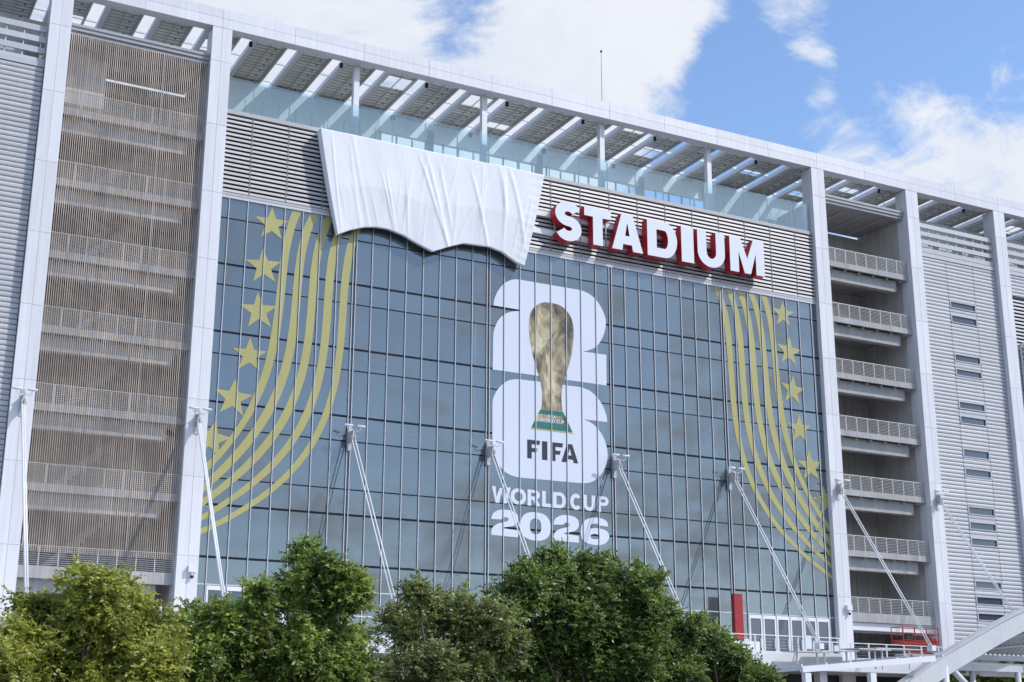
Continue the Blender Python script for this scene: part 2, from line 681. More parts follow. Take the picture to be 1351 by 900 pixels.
for i, (a, r, k, x0, x1) in enumerate(areas):
    z1, z0 = ROWS[r]-0.03, ROWS[r+1]+0.03
    if i < 300:
        key = (r, round(x1-x0, 2))
        if key not in panemesh:
            panemesh[key] = MB()._add([(-(x1-x0)/2+0.02, 0, -(z1-z0)/2), ((x1-x0)/2-0.02, 0, -(z1-z0)/2), ((x1-x0)/2-0.02, 0, (z1-z0)/2), (-(x1-x0)/2+0.02, 0, (z1-z0)/2)],
                                      [(0, 1, 2, 3)]).mesh('pane', 'glass')
        p = inst('pane', panemesh[key], ((x0+x1)/2, YG, (z0+z1)/2), gw)
        p.rotation_euler = (rnd.gauss(0, 0.0026), 0, rnd.gauss(0, 0.0035))
    else:
        rest._add([(x0+0.02, YG, z0), (x1-0.02, YG, z0), (x1-0.02, YG, z1), (x0+0.02, YG, z1)], [(0, 1, 2, 3)])
tag(rest.build('small_panes', 'glass', gw), kind='stuff')
# doors at terrace level
for k in list(range(1, 8)) + list(range(33, 39)):
    x0 = 1.35*k + 0.09
    d = MB()
    for a in ((x0, x0+0.11), (x0+1.11, x0+1.22)):
        d.box(a[0], a[1], 0.40, 0.52, DZ+0.13, 11.50)
    d.box(x0+0.112, x0+1.108, 0.40, 0.52, 11.22, 11.50)
    d.box(x0+0.112, x0+1.108, 0.40, 0.52, DZ+0.13, DZ+0.45)
    d.bar((x0+1.0, 0.34, 9.0), (x0+1.0, 0.34, 9.7), 0.04)
    d.cur = 1
    d._add([(x0+0.11, 0.46, DZ+0.45), (x0+1.11, 0.46, DZ+0.45), (x0+1.11, 0.46, 11.22), (x0+0.11, 0.46, 11.22)], [(0, 1, 2, 3)])
    d.build('door', ['white_steel', 'dark_glass'], gw, (x0, 0.5, DZ))
lowp = MB()
for k in range(8, 33):
    x0 = 1.35*k + 0.05
    lowp._add([(x0, YG, DZ+.12), (x0+1.31, YG, DZ+.12), (x0+1.31, YG, 11.54), (x0, YG, 11.54)], [(0, 1, 2, 3)])
lowp._add([(0.62, YG, DZ+.12), (1.36, YG, DZ+.12), (1.36, YG, 11.54), (0.62, YG, 11.54)], [(0, 1, 2, 3)])
lowp._add([(52.7, YG, DZ+.12), (53.38, YG, DZ+.12), (53.38, YG, 11.54), (52.7, YG, 11.54)], [(0, 1, 2, 3)])
tag(lowp.build('terrace_panes', 'glass', gw), kind='stuff')

# ---- interior behind the glass
it = MB()
it.box(0.75, 53.25, 9.0, 9.3, DZ, 44.5)
it.box(0.70, 0.74, 0.7, 9.0, DZ, 44.5)
it.box(53.26, 53.30, 0.7, 9.0, DZ, 44.5)
for z in (33.40, 28.56, 23.66, 18.53, 13.34):
    it.box(0.75, 53.25, 1.3, 9.0, z-0.75, z-0.05)
interior = it.build('interior', 'interior', bld)
ic = MB()
ic.box(0.75, 53.25, 1.1, 9.0, 36.95, 38.2)
ic.build('ceiling_bulkhead', 'interior_pale', interior)
for k in range(1, 5):
    MB().tube([(10.8*k-0.05, 2.2, DZ), (10.8*k-0.05, 2.2, 36.9)], 0.42, 14).build('interior_column', 'interior_pale', interior, (10.8*k, 2.2, DZ), smooth=True)
for z in (33.40, 28.56, 23.66, 18.53):
    rl = MB()
    rl.box(0.9, 53.1, 1.34, 1.38, z+0.95, z+1.02)
    rl.box(0.9, 53.1, 1.6, 1.9, z-1.15, z-0.78)
    for q in range(0, 40, 3):
        rl.box(1.2+1.35*q, 1.24+1.35*q, 1.34, 1.38, z-0.05, z+0.95)
    rl.build('interior_railing', 'interior', interior)
for (x, z, wd, hh) in ((11.0, 17.35, 1.0, .55), (12.2, 17.35, 0.35, .45), (33.6, 18.9, 1.0, .5)):
    MB().box(x, x+wd, 0.86, 0.9, z, z+hh).build('wall_screen', 'interior_pale', interior)
kitty = random.Random(3)
for q in range(26):
    z = kitty.choice((28.0, 23.1, 18.0, 32.9, 13.3))
    x = kitty.uniform(2, 50)
    ww = kitty.uniform(1.5, 5)
    MB().box(x, x+ww, 3.5+q*0.06, 3.53+q*0.06, z-3.4, z-0.9-kitty.random()).build('partition', 'interior_pale' if q % 3 == 0 else 'interior', interior)

# ---- louver band above the glass
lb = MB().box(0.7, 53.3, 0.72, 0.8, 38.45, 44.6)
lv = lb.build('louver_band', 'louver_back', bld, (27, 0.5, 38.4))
tr = MB()
tr.box(0.69, 53.31, 0.34, 0.95, 44.56, 44.86)
tr.build('top_rail', 'louver', lv)
tr = MB()
tr.box(0.69, 53.31, 0.38, 0.70, 38.43, 38.62)
tr.build('bottom_rail', 'louver', lv)
NS = 18
z0s, zst = 38.66, (44.54-38.66)/18
seams = [0.69] + [2.7*k+0.03 for k in range(1, 20)] + [53.31]


def slatmesh(ln):
    # tilted blade with a rolled lower lip
    prof = [(0.40, 0.0), (0.385, 0.018), (0.42, 0.20), (0.52, 0.245), (0.53, 0.235), (0.44, 0.19), (0.41, 0.015)]
    m = MB()
    n = len(prof)
    vs_ = [(0, y, z) for y, z in prof] + [(ln, y, z) for y, z in prof]
    fs = [(i, (i+1) % n, (i+1) % n+n, i+n) for i in range(n)]
    fs += [tuple(range(n))[::-1], tuple(range(n, 2*n))]
    m._add(vs_, fs)
    return m


hid = MB()
sm_cache = {}
for a, b in zip(seams[:-1], seams[1:]):
    ln = round(b-a-0.07, 3)
    hidden = a > 10 and b < 24.5
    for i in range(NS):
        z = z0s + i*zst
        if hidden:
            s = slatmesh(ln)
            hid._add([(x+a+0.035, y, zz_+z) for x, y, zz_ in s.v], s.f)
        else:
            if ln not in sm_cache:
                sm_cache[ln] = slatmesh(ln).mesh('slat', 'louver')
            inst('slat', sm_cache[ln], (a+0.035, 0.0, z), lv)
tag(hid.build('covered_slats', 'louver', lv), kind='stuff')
for x in seams[1:-1]:
    MB().box(x-0.032, x+0.032, 0.37, 0.55, 38.62, 44.56).build('seam_strip', 'seam', lv, (x, 0.4, 38.6))

# ---- roof terrace: floor, guard glass, posts, rear screen
rt = MB().box(0.72, 53.28, 0.82, 12.0, 44.3, 44.55)
rtf = rt.build('roof_terrace_floor', 'roof_floor', bld, (27, 4, 44.3))
gp = [0.75] + [2.7*k for k in range(1, 20)] + [53.25]
for a, b in zip(gp[:-1], gp[1:]):
    g = MB()
    g._add([(a+0.02, 0.45, 44.86), (b-0.02, 0.45, 44.86), (b-0.02, 0.45, 47.42), (a+0.02, 0.45, 47.42)], [(0, 1, 2, 3)])
    g.build('guard_pane', 'guard_glass', rtf, (a, 0.45, 44.86))
    MB().box(b-0.03, b+0.03, 0.50, 0.60, 44.86, 47.2).build('guard_post', 'galv', rtf, (b, 0.5, 44.86)) if b < 53 else None
for X in (10.68, 21.45, 32.25, 42.95):
    p = MB().box(X-0.22, X+0.22, 0.97, 1.4, 44.55, 50.9)
    p.build('post', 'white_steel', rtf, (X, 1, 44.55))
for X in (20.0, 30.3, 40.65):
    MB().box(X-0.28, X+0.28, 8.0, 8.5, 44.55, 50.4).build('rear_post', 'grey_steel', rtf, (X, 8, 44.55))
for x0, x1 in ((0.75, 15.3), (47.2, 61.0)):
    wl = MB().box(x0, x1, 7.6, 7.9, 44.55, 50.85)
    wlo = wl.build('end_wall', 'interior_pale', rtf, (x0, 7.6, 44.55))
    x = x0+0.7
    while x < x1-0.3:
        MB().box(x-0.025, x+0.025, 7.57, 7.598, 44.6, 49.5).build('wall_joint', 'grey_steel', wlo, (x, 7.6, 44.6))
        x += 1.35
MB().box(0.75, 53.25, 8.02, 8.42, 49.45, 50.95).build('rear_header', 'white_steel', rtf, (27, 8, 49))
x = 15.6
while x < 47:
    MB().box(x-0.05, x+0.05, 8.05, 8.2, 44.55, 49.45).build('rear_mullion', 'grey_steel', rtf, (x, 8, 44.55))
    x += 1.4

# ---- solar canopy
cf = MB()
for Y in (1.6, 4.6, 7.8):
    cf.box(-36, 105, Y-0.06, Y+0.06, 51.42, 51.58)
cf.box(-36, 105, 8.6, 8.85, 50.9, 51.7)
canopy = cf.build('solar_canopy', 'white_steel', bld, (27, 4, 51))
RAFT = [2.75+3.52*k for k in range(-9, 27)]
rafm = MB().box(-0.15, 0.17, 0.96, 8.55, -0.20, 0.16).mesh('rafter', 'white_steel')
HOLES = [(531, 111), (641, 137), (665, 168), (843, 175), (861, 201), (990, 230), (1055, 256), (310, 71), (1117, 251), (1164, 295), (112, 33), (1330, 305)]
hole_xy = [un(a, b, Z=51.2)[:2] for a, b in HOLES]
pvw = 2.12
pvm = MB()
# module: backsheet, frame rim and ribs underneath
pvm.box(0, pvw, 0, 0.93, 0.05, 0.075)
pvm.cur = 1
for a in ((0, pvw, 0, 0.03), (0, pvw, 0.90, 0.93), (0, 0.03, 0.031, 0.899), (pvw-0.03, pvw, 0.031, 0.899)):
    pvm.box(a[0], a[1], a[2], a[3], 0.0, 0.049)
pvm.box(0.031, pvw-0.031, 0.42, 0.50, 0.01, 0.049)
pvm.cur = 2
pvm.box(1.55, 1.69, 0.10, 0.19, 0.0, 0.049)
pvm.cur = 3
pvm.box(0, pvw, 0, 0.93, 0.0765, 0.08)
pvmesh = pvm.mesh('solar_panel', ['pv_back', 'pv_rail', 'black', 'pv_cell'])
for k, X in enumerate(RAFT):
    inst('rafter', rafm, (X, 0, 51.2), canopy)
    if k == len(RAFT)-1:
        break
    # mid rail carrying a conduit under each strip, plus side purlins
    st = MB()
    st.box(X+0.24+pvw*0.5-0.03, X+0.24+pvw*0.5+0.03, 1.0, 8.5, 51.14, 51.2)
    st.box(X+0.20, X+0.27, 1.0, 8.5, 51.08, 51.22)
    st.box(X+0.24+pvw-0.02, X+0.24+pvw+0.10, 1.0, 8.5, 51.0, 51.28)
    st.build('strip_rail', 'pv_rail', canopy, (X, 4, 51.1))
    for j in range(8):
        y0 = 1.0+0.945*j
        cx, cy = X+0.24+pvw/2, y0+0.47
        if any(abs(cx-h[0]) < 1.75 and abs(cy-h[1]) < 0.75 for h in hole_xy):
            continue
        inst('solar_panel', pvmesh, (X+0.24, y0, 51.225), canopy)
# small black loudspeakers hung from the rafters
spm = MB().tube([(0, 0, 0), (0, 0, -0.34)], [0.14, 0.14], 10).mesh('loudspeaker', 'black', True)
for k in (0, 2, 4, 6, 8, 10, 13, 17, 20):
    for yy in (1.3, 7.9):
        X = 2.75+3.52*k - 0.28
        inst('hanging_speaker', spm, (X, yy, 50.95), canopy)

# ---- stair bays
FL = [42.6, 37.5, 32.45, 27.4, 22.3, 17.2, 12.1]


def stair_bay(x0, x1, screened):
    m = MB()
    m.box(x0, x1, 6.8, 7.05, DZ, 48.15)                    # back wall
    m.box(x0-0.02, x0, 1.42, 6.8, DZ, 48.6)
    m.box(x1, x1+0.02, 1.42, 6.8, DZ, 48.6)
    bay = m.build('stair_bay', 'concrete', bld, (x0, 3, DZ))
    jn = MB()
    for f in (0.36, 0.70):
        jn.box(x0+(x1-x0)*f-0.02, x0+(x1-x0)*f+0.02, 6.785, 6.798, DZ, 48.1)
    jn.build('wall_joint', 'seam', bay)
    ce = MB()
    ce.box(x0, x1-0.16, 1.2, 6.66, 48.25, 48.45)
    ce.build('ceiling', 'concrete_pale', bay)
    for q in range(4):
        xx = x0+1.2+(x1-x0-2)*q/3.4
        MB().box(xx-0.12, xx+0.12, 1.3, 6.0, 48.1, 48.249).build('ceiling_rib', 'concrete', bay)
    ed = MB()
    ed.box(x0, x1, 0.5, 0.95, 48.35, 48.62)
    ed.box(x0, x1, 0.62, 1.2, 48.1, 48.349)
    ed.box(x0, x1, 0.42, 0.98, 48.621, 48.82)
    ed.build('soffit_edge', 'grey_steel', bay)
    for z in FL:
        low = z < 13
        s_ = MB()
        s_.box(x0, x1, 0.62, 6.78, z-0.28, z)
        s_.box(x0, x1, 0.55, 0.75, z-0.45 if not low else z-0.7, z+0.06)
        s_.build('floor_slab', 'concrete_pale', bay, (x0, 3, z))
        b_ = MB()
        b_.box(x0+0.02, x1-0.95, 1.15, 1.75, z-1.5, z-0.46)
        for q in range(6):
            xx = x0+0.9+(x1-x0-1.6)*q/5
            b_.box(xx-0.05, xx+0.05, 0.76, 1.14, z-0.62, z-0.46)
        b_.build('floor_beam', 'concrete_pale', bay, (x0, 1.4, z-1.5))
        r = MB()
        n = 8
        for i in range(n+1):
            xx = x0+0.06+(x1-x0-0.12)*i/n
            r.box(xx-0.028, xx+0.028, 0.60, 0.655, z+0.06, z+1.27)
        for i in range(9):
            zz_ = z+0.16+0.127*i
            r.box(x0+0.02, x1-0.02, 0.585, 0.598, zz_-0.0115, zz_+0.0115)
        r.box(x0+0.02, x1-0.02, 0.58, 0.66, z+1.271, z+1.32)
        r.build('railing', 'rail_steel', bay, (x0, 0.6, z))
        if z > 13 and screened:
            # stair flight behind, rising to the right
            f_ = MB()
            xa, xb = x0+2.0, x1-2.4
            for i in range(14):
                t = i/14
                xx = xa+(xb-xa)*t
                zz_ = z-5.05+5.05*t
                f_.box(xx, xx+(xb-xa)/14, 4.2, 5.6, zz_-0.12, zz_+0.36)
            f_.bar((xa, 4.15, z-5.05+0.1), (xb, 4.15, z+0.1), 0.06, 0.45)
            f_.bar((xa, 4.15, z-5.05+1.2), (xb, 4.15, z+1.2), 0.05)
            f_.build('stair_flight', 'concrete_pale', bay, (xa, 5, z-5))
    if screened:
        wsc = MB()
        nwr = int((x1-x0)/0.136)
        for i in range(nwr):
            xx = x0+0.05+0.136*i
            wsc.box(xx, xx+0.046, 0.510, 0.516, 13.0, 48.1)
        tag(wsc.build('wire_screen', 'wire', bay), kind='stuff')
        for f in (0.345, 0.675):
            xx = x0+(x1-x0)*f
            MB().box(xx-0.03, xx+0.03, 0.53, 0.57, 13.0, 48.1).build('screen_joint', 'seam', bay, (xx, .5, 13))
    return bay


stair_bay(CX['A']+0.70, CX['B']-0.70, True)
stair_bay(CX['C']+0.70, CX['D']-0.70, False)
# lower storey opening of the right stair bay
MB().box(54.75, 64.28, 0.8, 1.1, 10.75, 11.38).build('opening_header', 'white_steel', bld, (54.75, 1, 10.75))

# ---- siding walls with half-round boards
RP = 0.352


def boardmesh(ln):
    m = MB()
    n = 7
    prof = []
    for i in range(n):
        a = math.pi*(i/(n-1))
        prof.append((0.58-0.085*math.sin(a)**0.8, 0.012+(RP-0.024)*(0.5-0.5*math.cos(a))))
    prof.append((0.60, RP-0.012))
    prof.append((0.60, 0.012))
    k = len(prof)
    m._add([(0, y, z) for y, z in prof]+[(ln, y, z) for y, z in prof],
           [(i, (i+1) % k, (i+1) % k+k, i+k) for i in range(k)] + [tuple(range(k))[::-1], tuple(range(k, 2*k))])
    me = m.mesh('siding_board', 'siding')
    return me


def siding(x0, x1, seamx, ztop, zbot, windows=(), wx=None, darks=None):
    m = MB().box(x0, x1, 0.62, 0.9, DZ if zbot < 9 else zbot, ztop)
    sw = m.build('siding_wall', 'siding_back', bld, (x0, 0.6, zbot))
    edges = [x0]+list(seamx)+[x1]
    for pi in range(len(edges)-1):
        a, b = edges[pi]+0.03, edges[pi+1]-0.03
        me = boardmesh(b-a)
        z = ztop-RP-0.25
        while z > zbot:
            blocked = wx == pi and any(z < w1+0.02 and z+RP > w0-0.02 for w0, w1 in windows)
            if not blocked:
                inst('siding_board', me, (a, 0, z), sw)
            z -= RP
    cap = MB().box(x0+0.01, x1-0.01, 0.44, 0.66, ztop-0.25, ztop+0.12)
    cap.build('cap_strip', 'siding', sw)
    for x in seamx:
        MB().box(x-0.03, x+0.03, 0.50, 0.61, zbot, ztop-0.26).build('seam_strip', 'seam', sw, (x, .5, zbot))
    if windows:
        a, b = edges[wx]+0.05, edges[wx+1]-0.05
        for w0, w1 in windows:
            f_ = MB()
            f_.box(a, b, 0.46, 0.615, w1, w1+0.07)
            f_.box(a, b, 0.44, 0.615, w0-0.07, w0)
            f_.box(a, a+0.10, 0.46, 0.615, w0, w1)
            f_.box(b-0.10, b, 0.46, 0.615, w0, w1)
            f_.cur = 1
            f_._add([(a+0.1, 0.6, w0), (b-0.1, 0.6, w0), (b-0.1, 0.6, w1), (a+0.1, 0.6, w1)], [(0, 1, 2, 3)])
            f_.build('window', ['siding', 'dark_glass'], sw, (a, .5, w0))
            # filler strip so the boards around the window close up
            zs = [ztop-0.25-RP*i for i in range(120)]
            hi = min(zz_ for zz_ in zs if zz_ >= w1+0.02)
            lo = max(zz_ for zz_ in zs if zz_ <= w0-0.02)
            fl = MB()
            if hi-w1-0.07 > 0.02:
                fl.box(a, b, 0.50, 0.61, w1+0.071, hi-0.01)
            if w0-0.07-lo > 0.02:
                fl.box(a, b, 0.50, 0.61, lo+0.01, w0-0.071)
            if fl.v:
                fl.build('window_filler', 'siding', sw, (a, .5, w0))
    return sw


WZ = [(40.37, 40.91), (38.98, 39.59), (35.32, 35.87), (33.96, 34.48), (30.87, 31.44), (29.52, 30.10), (26.45, 27.09), (24.75, 25.32),
      (21.31, 21.90), (19.99, 20.55), (18.58, 19.14), (14.86, 15.40), (13.48, 14.05), (12.11, 12.64)]
siding(CX['D']+0.71, CX['E']-0.71, (69.1, 72.45), 45.1, DZ+0.5, WZ, 1)
siding(CX['E']+0.71, 87.0, (79.6, 83.1), 45.1, 42.6)
siding(CX['E']+0.72, 86.9, (79.6, 83.1), 37.6, DZ+0.5)
siding(-15.6, CX['A']-0.71, (), 45.35, DZ+0.5)
siding(-21.6, -15.66, (), 45.35, 30)
# dark louver panel beyond the last column
ml = MB().box(CX['E']+0.72, 86.9, 0.72, 0.8, 37.74, 42.58)
dl = ml.build('louver_panel', 'louver_back', bld, (78, .7, 37.7))
sm3 = slatmesh(3.4).mesh('slat', 'siding')
for i in range(13):
    inst('slat', sm3, (CX['E']+0.75, 0, 37.8+0.36*i), dl)
    inst('slat', sm3, (CX['E']+4.25, 0, 37.8+0.36*i), dl)
# white vertical duct casing beyond the last column
du = MB().box(77.55, 79.2, -0.15, 0.4, DZ, 37.95)
du.build('duct_casing', 'white_panel', bld, (78, 0, DZ))
dv = MB()
for i in range(60):
    dv.box(77.44, 77.54, -0.05, 0.08, 37.5-0.48*i-0.3, 37.5-0.48*i)
dv.build('casing_clips', 'seam', bld, (77.5, 0, 9))


# open screen louvers at roof level
def open_louvers(x0, x1):
    m = MB()
    xx = x0+0.55
    while xx < x1:
        m.box(xx-0.035, xx+0.035, 0.62, 0.70, 45.2, 48.0)
        xx += 1.12
    s = m.build('open_louver_screen', 'rail_steel', bld, (x0, .6, 45.2))
    me = boxmesh('screen_slat', x1-x0-0.06, 0.10, 0.42, 'siding')
    for z in (47.70, 46.90, 46.10, 45.30):
        o = inst('slat', me, (x0+0.03, 0.50, z), s)
    MB().box(x0, x1+4.5, 2.8, 3.0, 44.0, 49.6).build('plant_wall', 'concrete', s)
    for q in range(3):
        xa = x0+1.0+q*3.0
        MB().box(xa, xa+1.6, 1.8, 2.6, 44.5, 46.7+0.3*(q % 2)).build('plant_unit', 'galv', s)
    return s


open_louvers(CX['D']+0.71, CX['E']-0.71)
open_louvers(CX['E']+0.71, 86.9)
open_louvers(-21.6, CX['A']-0.71)

# side stub of the building behind (solid core, keeps the sky out of the tower)
core = MB()
core.box(-36, 0.68, 7.2, 16, 0, 44.4)
core.box(0.75, 53.25, 9.4, 16, 0, 44.2)
core.box(53.4, 100, 7.2, 16, 0, 44.4)
core.build('rear_core', 'concrete', bld)
MB().box(65.75, 100, 0.95, 7.1, 44.2, 44.4).build('bounce_roof_slab', 'roof_floor', bld)  # pale unseen slabs, added to bounce sunlight onto the canopy underside
MB().box(-36, -11.75, 0.95, 7.1, 44.2, 44.4).build('bounce_roof_slab', 'roof_floor', bld)
MB().box(54.7, 64.3, 1.25, 6.5, 48.47, 48.55).build('bounce_roof_slab', 'roof_floor', bld)
MB().box(-10.3, -0.7, 1.25, 6.5, 48.47, 48.55).build('bounce_roof_slab', 'roof_floor', bld)


# ------------------------------------------------------------------ outlines
def spline(pts, corner, n=6):
    """Catmull-Rom through the points, sharp at flagged indices (closed)"""
    m = len(pts)
    P = [np.array(p, float) for p in pts]
    res = []
    for i in range(m):
        a, b = P[i], P[(i+1) % m]
        res.append(tuple(a))
        if i in corner and (i+1) % m in corner:
            continue
        p0 = P[i-1] if i not in corner else a-(b-a)*0.2
        p3 = P[(i+2) % m] if (i+1) % m not in corner else b+(b-a)*0.2
        for k in range(1, n):
            t = k/n
            q = 0.5*((2*a)+(-p0+b)*t+(2*p0-5*a+4*b-p3)*t*t+(-p0+3*a-3*b+p3)*t**3)
            res.append(tuple(q))
    return res


def to_facade(pts, Y, ox, oz, s):
    o = []
    for p in pts:
        q = un(ox+p[0]/s, oz+p[1]/s, Y=Y)
        o.append((q[0], q[2]))
    return o


def stroke(path, t):
    """outline of a poly path with constant width and square ends"""
    P = [np.array(p, float) for p in path]
    n = len(P)
    left, right = [], []
    for i in range(n):
        d1 = P[i]-P[i-1] if i > 0 else P[1]-P[0]
        d2 = P[i+1]-P[i] if i < n-1 else P[-1]-P[-2]
        d1 = d1/np.linalg.norm(d1)
        d2 = d2/np.linalg.norm(d2)
        n1 = np.array([-d1[1], d1[0]])
        n2 = np.array([-d2[1], d2[0]])
        b = n1+n2
        b = b/np.linalg.norm(b)
        k = min(1/max(b@n1, 0.35), 2.2)
        left.append(tuple(P[i]+b*t/2*k))
        right.append(tuple(P[i]-b*t/2*k))
    return left+right[::-1]


def arc(cx, cy, rx, ry, a0, a1, n=14):
    return [(cx+rx*math.cos(math.radians(a0+(a1-a0)*i/n)), cy+ry*math.sin(math.radians(a0+(a1-a0)*i/n))) for i in range(n+1)]


def superell(cx, cy, rx, ry, e=2.6, n=40):
    r = []
    for i in range(n):
        a = 2*math.pi*i/n
        c, s = math.cos(a), math.sin(a)
        r.append((cx+rx*math.copysign(abs(c)**(2/e), c), cy+ry*math.copysign(abs(s)**(2/e), s)))
    return r


def glyph(ch, W, H, t):
    """outline loops of a heavy grotesque capital, W wide, H high, stroke t"""
    h = t*0.86
    if ch == 'I':
        return [[(0, 0), (W, 0), (W, H), (0, H)]]
    if ch == 'T':
        a = (W-t)/2
        return [[(a, 0), (a+t, 0), (a+t, H-h), (W, H-h), (W, H), (0, H), (0, H-h), (a, H-h)]]
    if ch == 'L':
        return [[(0, 0), (W, 0), (W, h), (t, h), (t, H), (0, H)]]
    if ch == 'F':
        return [[(0, 0), (t, 0), (t, H*0.36), (W*0.72, H*0.36), (W*0.80, H*0.36+h*0.92), (t, H*0.36+h*0.92), (t, H-h), (W*0.94, H-h), (W, H), (0, H)]]
    if ch == 'A':
        tw = t*1.08
        c = W/2
        ap = tw*0.55
        zb0, zb1 = H*0.17, H*0.17+h*0.95

        def xin(z):   # inner left edge of the left leg
            return tw+(c-tw)*z/(H*0.86)
        outer = [(0, 0), (tw, 0), (tw+(c-tw)*zb0/(H*1.02), zb0), (W-tw-(c-tw)*zb0/(H*1.02), zb0), (W-tw, 0), (W, 0), (c+ap, H), (c-ap, H)]
        hole = [(xin(zb1)+0.02*W, zb1), (W-xin(zb1)-0.02*W, zb1), (c+0.01*W, H*0.74), (c-0.01*W, H*0.74)]
        return [outer, hole]
    if ch == 'M':
        c = W/2
        return [[(0, 0), (t, 0), (t, H*0.60), (c-t*0.36, 0.0), (c+t*0.36, 0.0), (W-t, H*0.60), (W-t, 0), (W, 0), (W, H), (W-t*1.25, H), (c, H*0.42), (t*1.25, H), (0, H)]]
    if ch == 'W':
        s = t*1.02
        c = W/2
        return [[(W*0.20, 0), (W*0.20+s*0.95, 0), (c, H*0.62), (W*0.80-s*0.95, 0), (W*0.80, 0), (W, H), (W-s, H), (W*0.755, H*0.36), (c+s*0.42, H*0.93), (c-s*0.42, H*0.93), (W*0.245, H*0.36), (s, H), (0, H)]]
    if ch == 'D':
        o = [(0, 0)] + arc(W-H*0.40, H/2, H*0.40, H/2, -90, 90, 20) + [(0, H)]
        i = [(t, h)] + arc(W-H*0.40, H/2, H*0.40-t, H/2-h, -90, 90, 20) + [(t, H-h)]
        return [o, i]
    if ch == 'P':
        r = H*0.29
        o = [(0, 0), (t, 0), (t, H-2*r-0.02*H)] + arc(W-r, H-r-0.01*H, r, r+0.01*H, -90, 90, 16) + [(0, H)]
        i = [(t, H-2*r+h*0.85)] + arc(W-r, H-r, r-t*0.95, r-h*0.87, -90, 90, 14) + [(t, H-h*0.87)]
        return [o, i]
    if ch == 'R':
        r = H*0.29
        o = [(0, 0), (t, 0), (t, H*0.37), (W*0.42, H*0.37), (W-t*1.22, 0), (W+t*0.04, 0), (W*0.75, H*0.43)] + arc(W-r-0.03*W, H-r-0.01*H, r, r, -62, 90, 16) + [(0, H)]
        i = [(t, H-2*r+h*0.75)] + arc(W-r-0.03*W, H-r-0.01*H, r-t*0.95, r-h*0.85, -90, 90, 14) + [(t, H-h*0.85)]
        return [o, i]
    if ch == 'O':
        return [superell(W/2, H/2, W/2, H/2, 2.25), superell(W/2, H/2, W/2-t, H/2-h, 2.1)]
    if ch == 'U':
        r = W/2
        o = [(0, H)] + arc(r, r*0.95, r, r*0.95, 180, 360, 20) + [(W, H), (W-t, H)] + arc(r, r*0.98, r-t, r*0.98-h, 360, 180, 18) + [(t, H)]
        return [o]
    if ch == 'C':
        return [stroke(arc(W/2, H/2, (W-t)/2, (H-h)/2, 42, 318, 26), t*0.95)]
    if ch == 'S':
        ry = (H-h)/4
        rx = (W-t)/2
        p = arc(W/2, H-h/2-ry, rx, ry, 22, 268, 20) + arc(W/2, h/2+ry, rx, ry, 88, -158, 20)
        return [stroke(p, t*0.95)]
    raise KeyError(ch)


def shift(loops, x, z):
    return [[(p[0]+x, p[1]+z) for p in lp] for lp in loops]


# ------------------------------------------------------------------ printed films on the glass
YF = YG-0.020


def film(name, loops, m, label, cat, group=None, y=YF, parent=None):
    b = MB()
    b.prism(loops, y, y+0.003, back=False)
    xs_ = [p[0] for p in loops[0]]
    zs_ = [p[1] for p in loops[0]]
    o = b.build(name, m, parent, (sum(xs_)/len(xs_), y, min(zs_)))
    return tag(o, label, cat, group)


ORD = ['topmost', 'second from the top', 'third from the top', 'fourth from the top', 'fifth from the top', 'lowest']
starL = [((260, 270, 5), [(490, 15), (595, 115), (568, 235), (432, 212), (380, 62)]),
         ((260, 270, 5), [(425, 270), (538, 385), (522, 530), (387, 508), (325, 348)]),
         ((260, 270, 5), [(385, 565), (510, 675), (495, 830), (350, 805), (290, 640)]),
         ((260, 440, 3.333), [(230, 12), (303, 88), (280, 165), (188, 155), (153, 58)]),
         ((260, 440, 3.333), [(168, 195), (245, 268), (200, 365), (95, 350), (85, 245)])]
starR = [((940, 375, 4.39), [(410, 85), (470, 155), (443, 243), (365, 232), (355, 155)]),
         ((940, 375, 4.39), [(450, 293), (508, 370), (472, 470), (398, 467), (385, 352)]),
         ((940, 375, 4.39), [(475, 527), (533, 593), (497, 695), (415, 685), (403, 575)]),
         ((940, 375, 4.39), [(503, 750), (570, 815), (548, 920), (463, 905), (437, 808)]),
         ((940, 570, 4.39), [(556, 102), (630, 178), (618, 272), (532, 277), (490, 163)])]


def star_poly(c, R, a0):
    lp = []
    for i in range(10):
        r = R if i % 2 == 0 else R*0.40
        a = a0 + math.pi*i/5
        lp.append((c[0]+r*math.cos(a), c[1]+r*math.sin(a)))
    return lp


def fit_star(spec):
    (ox, oz, s), tips = spec
    q = np.array(to_facade(tips, YF, ox, oz, s))
    c = q.mean(0)
    v = q-c
    R = np.linalg.norm(v, axis=1).mean()
    angs = [math.atan2(v[i][1], v[i][0]) + 2*math.pi*i/5 for i in range(5)]
    a0 = math.atan2(np.mean(np.sin(angs)), np.mean(np.cos(angs)))
    return c, R, a0


def clipx(lp, xmax=None, xmin=None):
    for lim, sgn in ((xmax, 1), (xmin, -1)):
        if lim is None:
            continue
        outp = []
        for i in range(len(lp)):
            a, b = lp[i], lp[(i+1) % len(lp)]
            ia, ib = (a[0]-lim)*sgn <= 0, (b[0]-lim)*sgn <= 0
            if ia:
                outp.append(a)
            if ia != ib:
                t = (lim-a[0])/(b[0]-a[0])
                outp.append((lim, a[1]+t*(b[1]-a[1])))
        lp = outp
    return lp


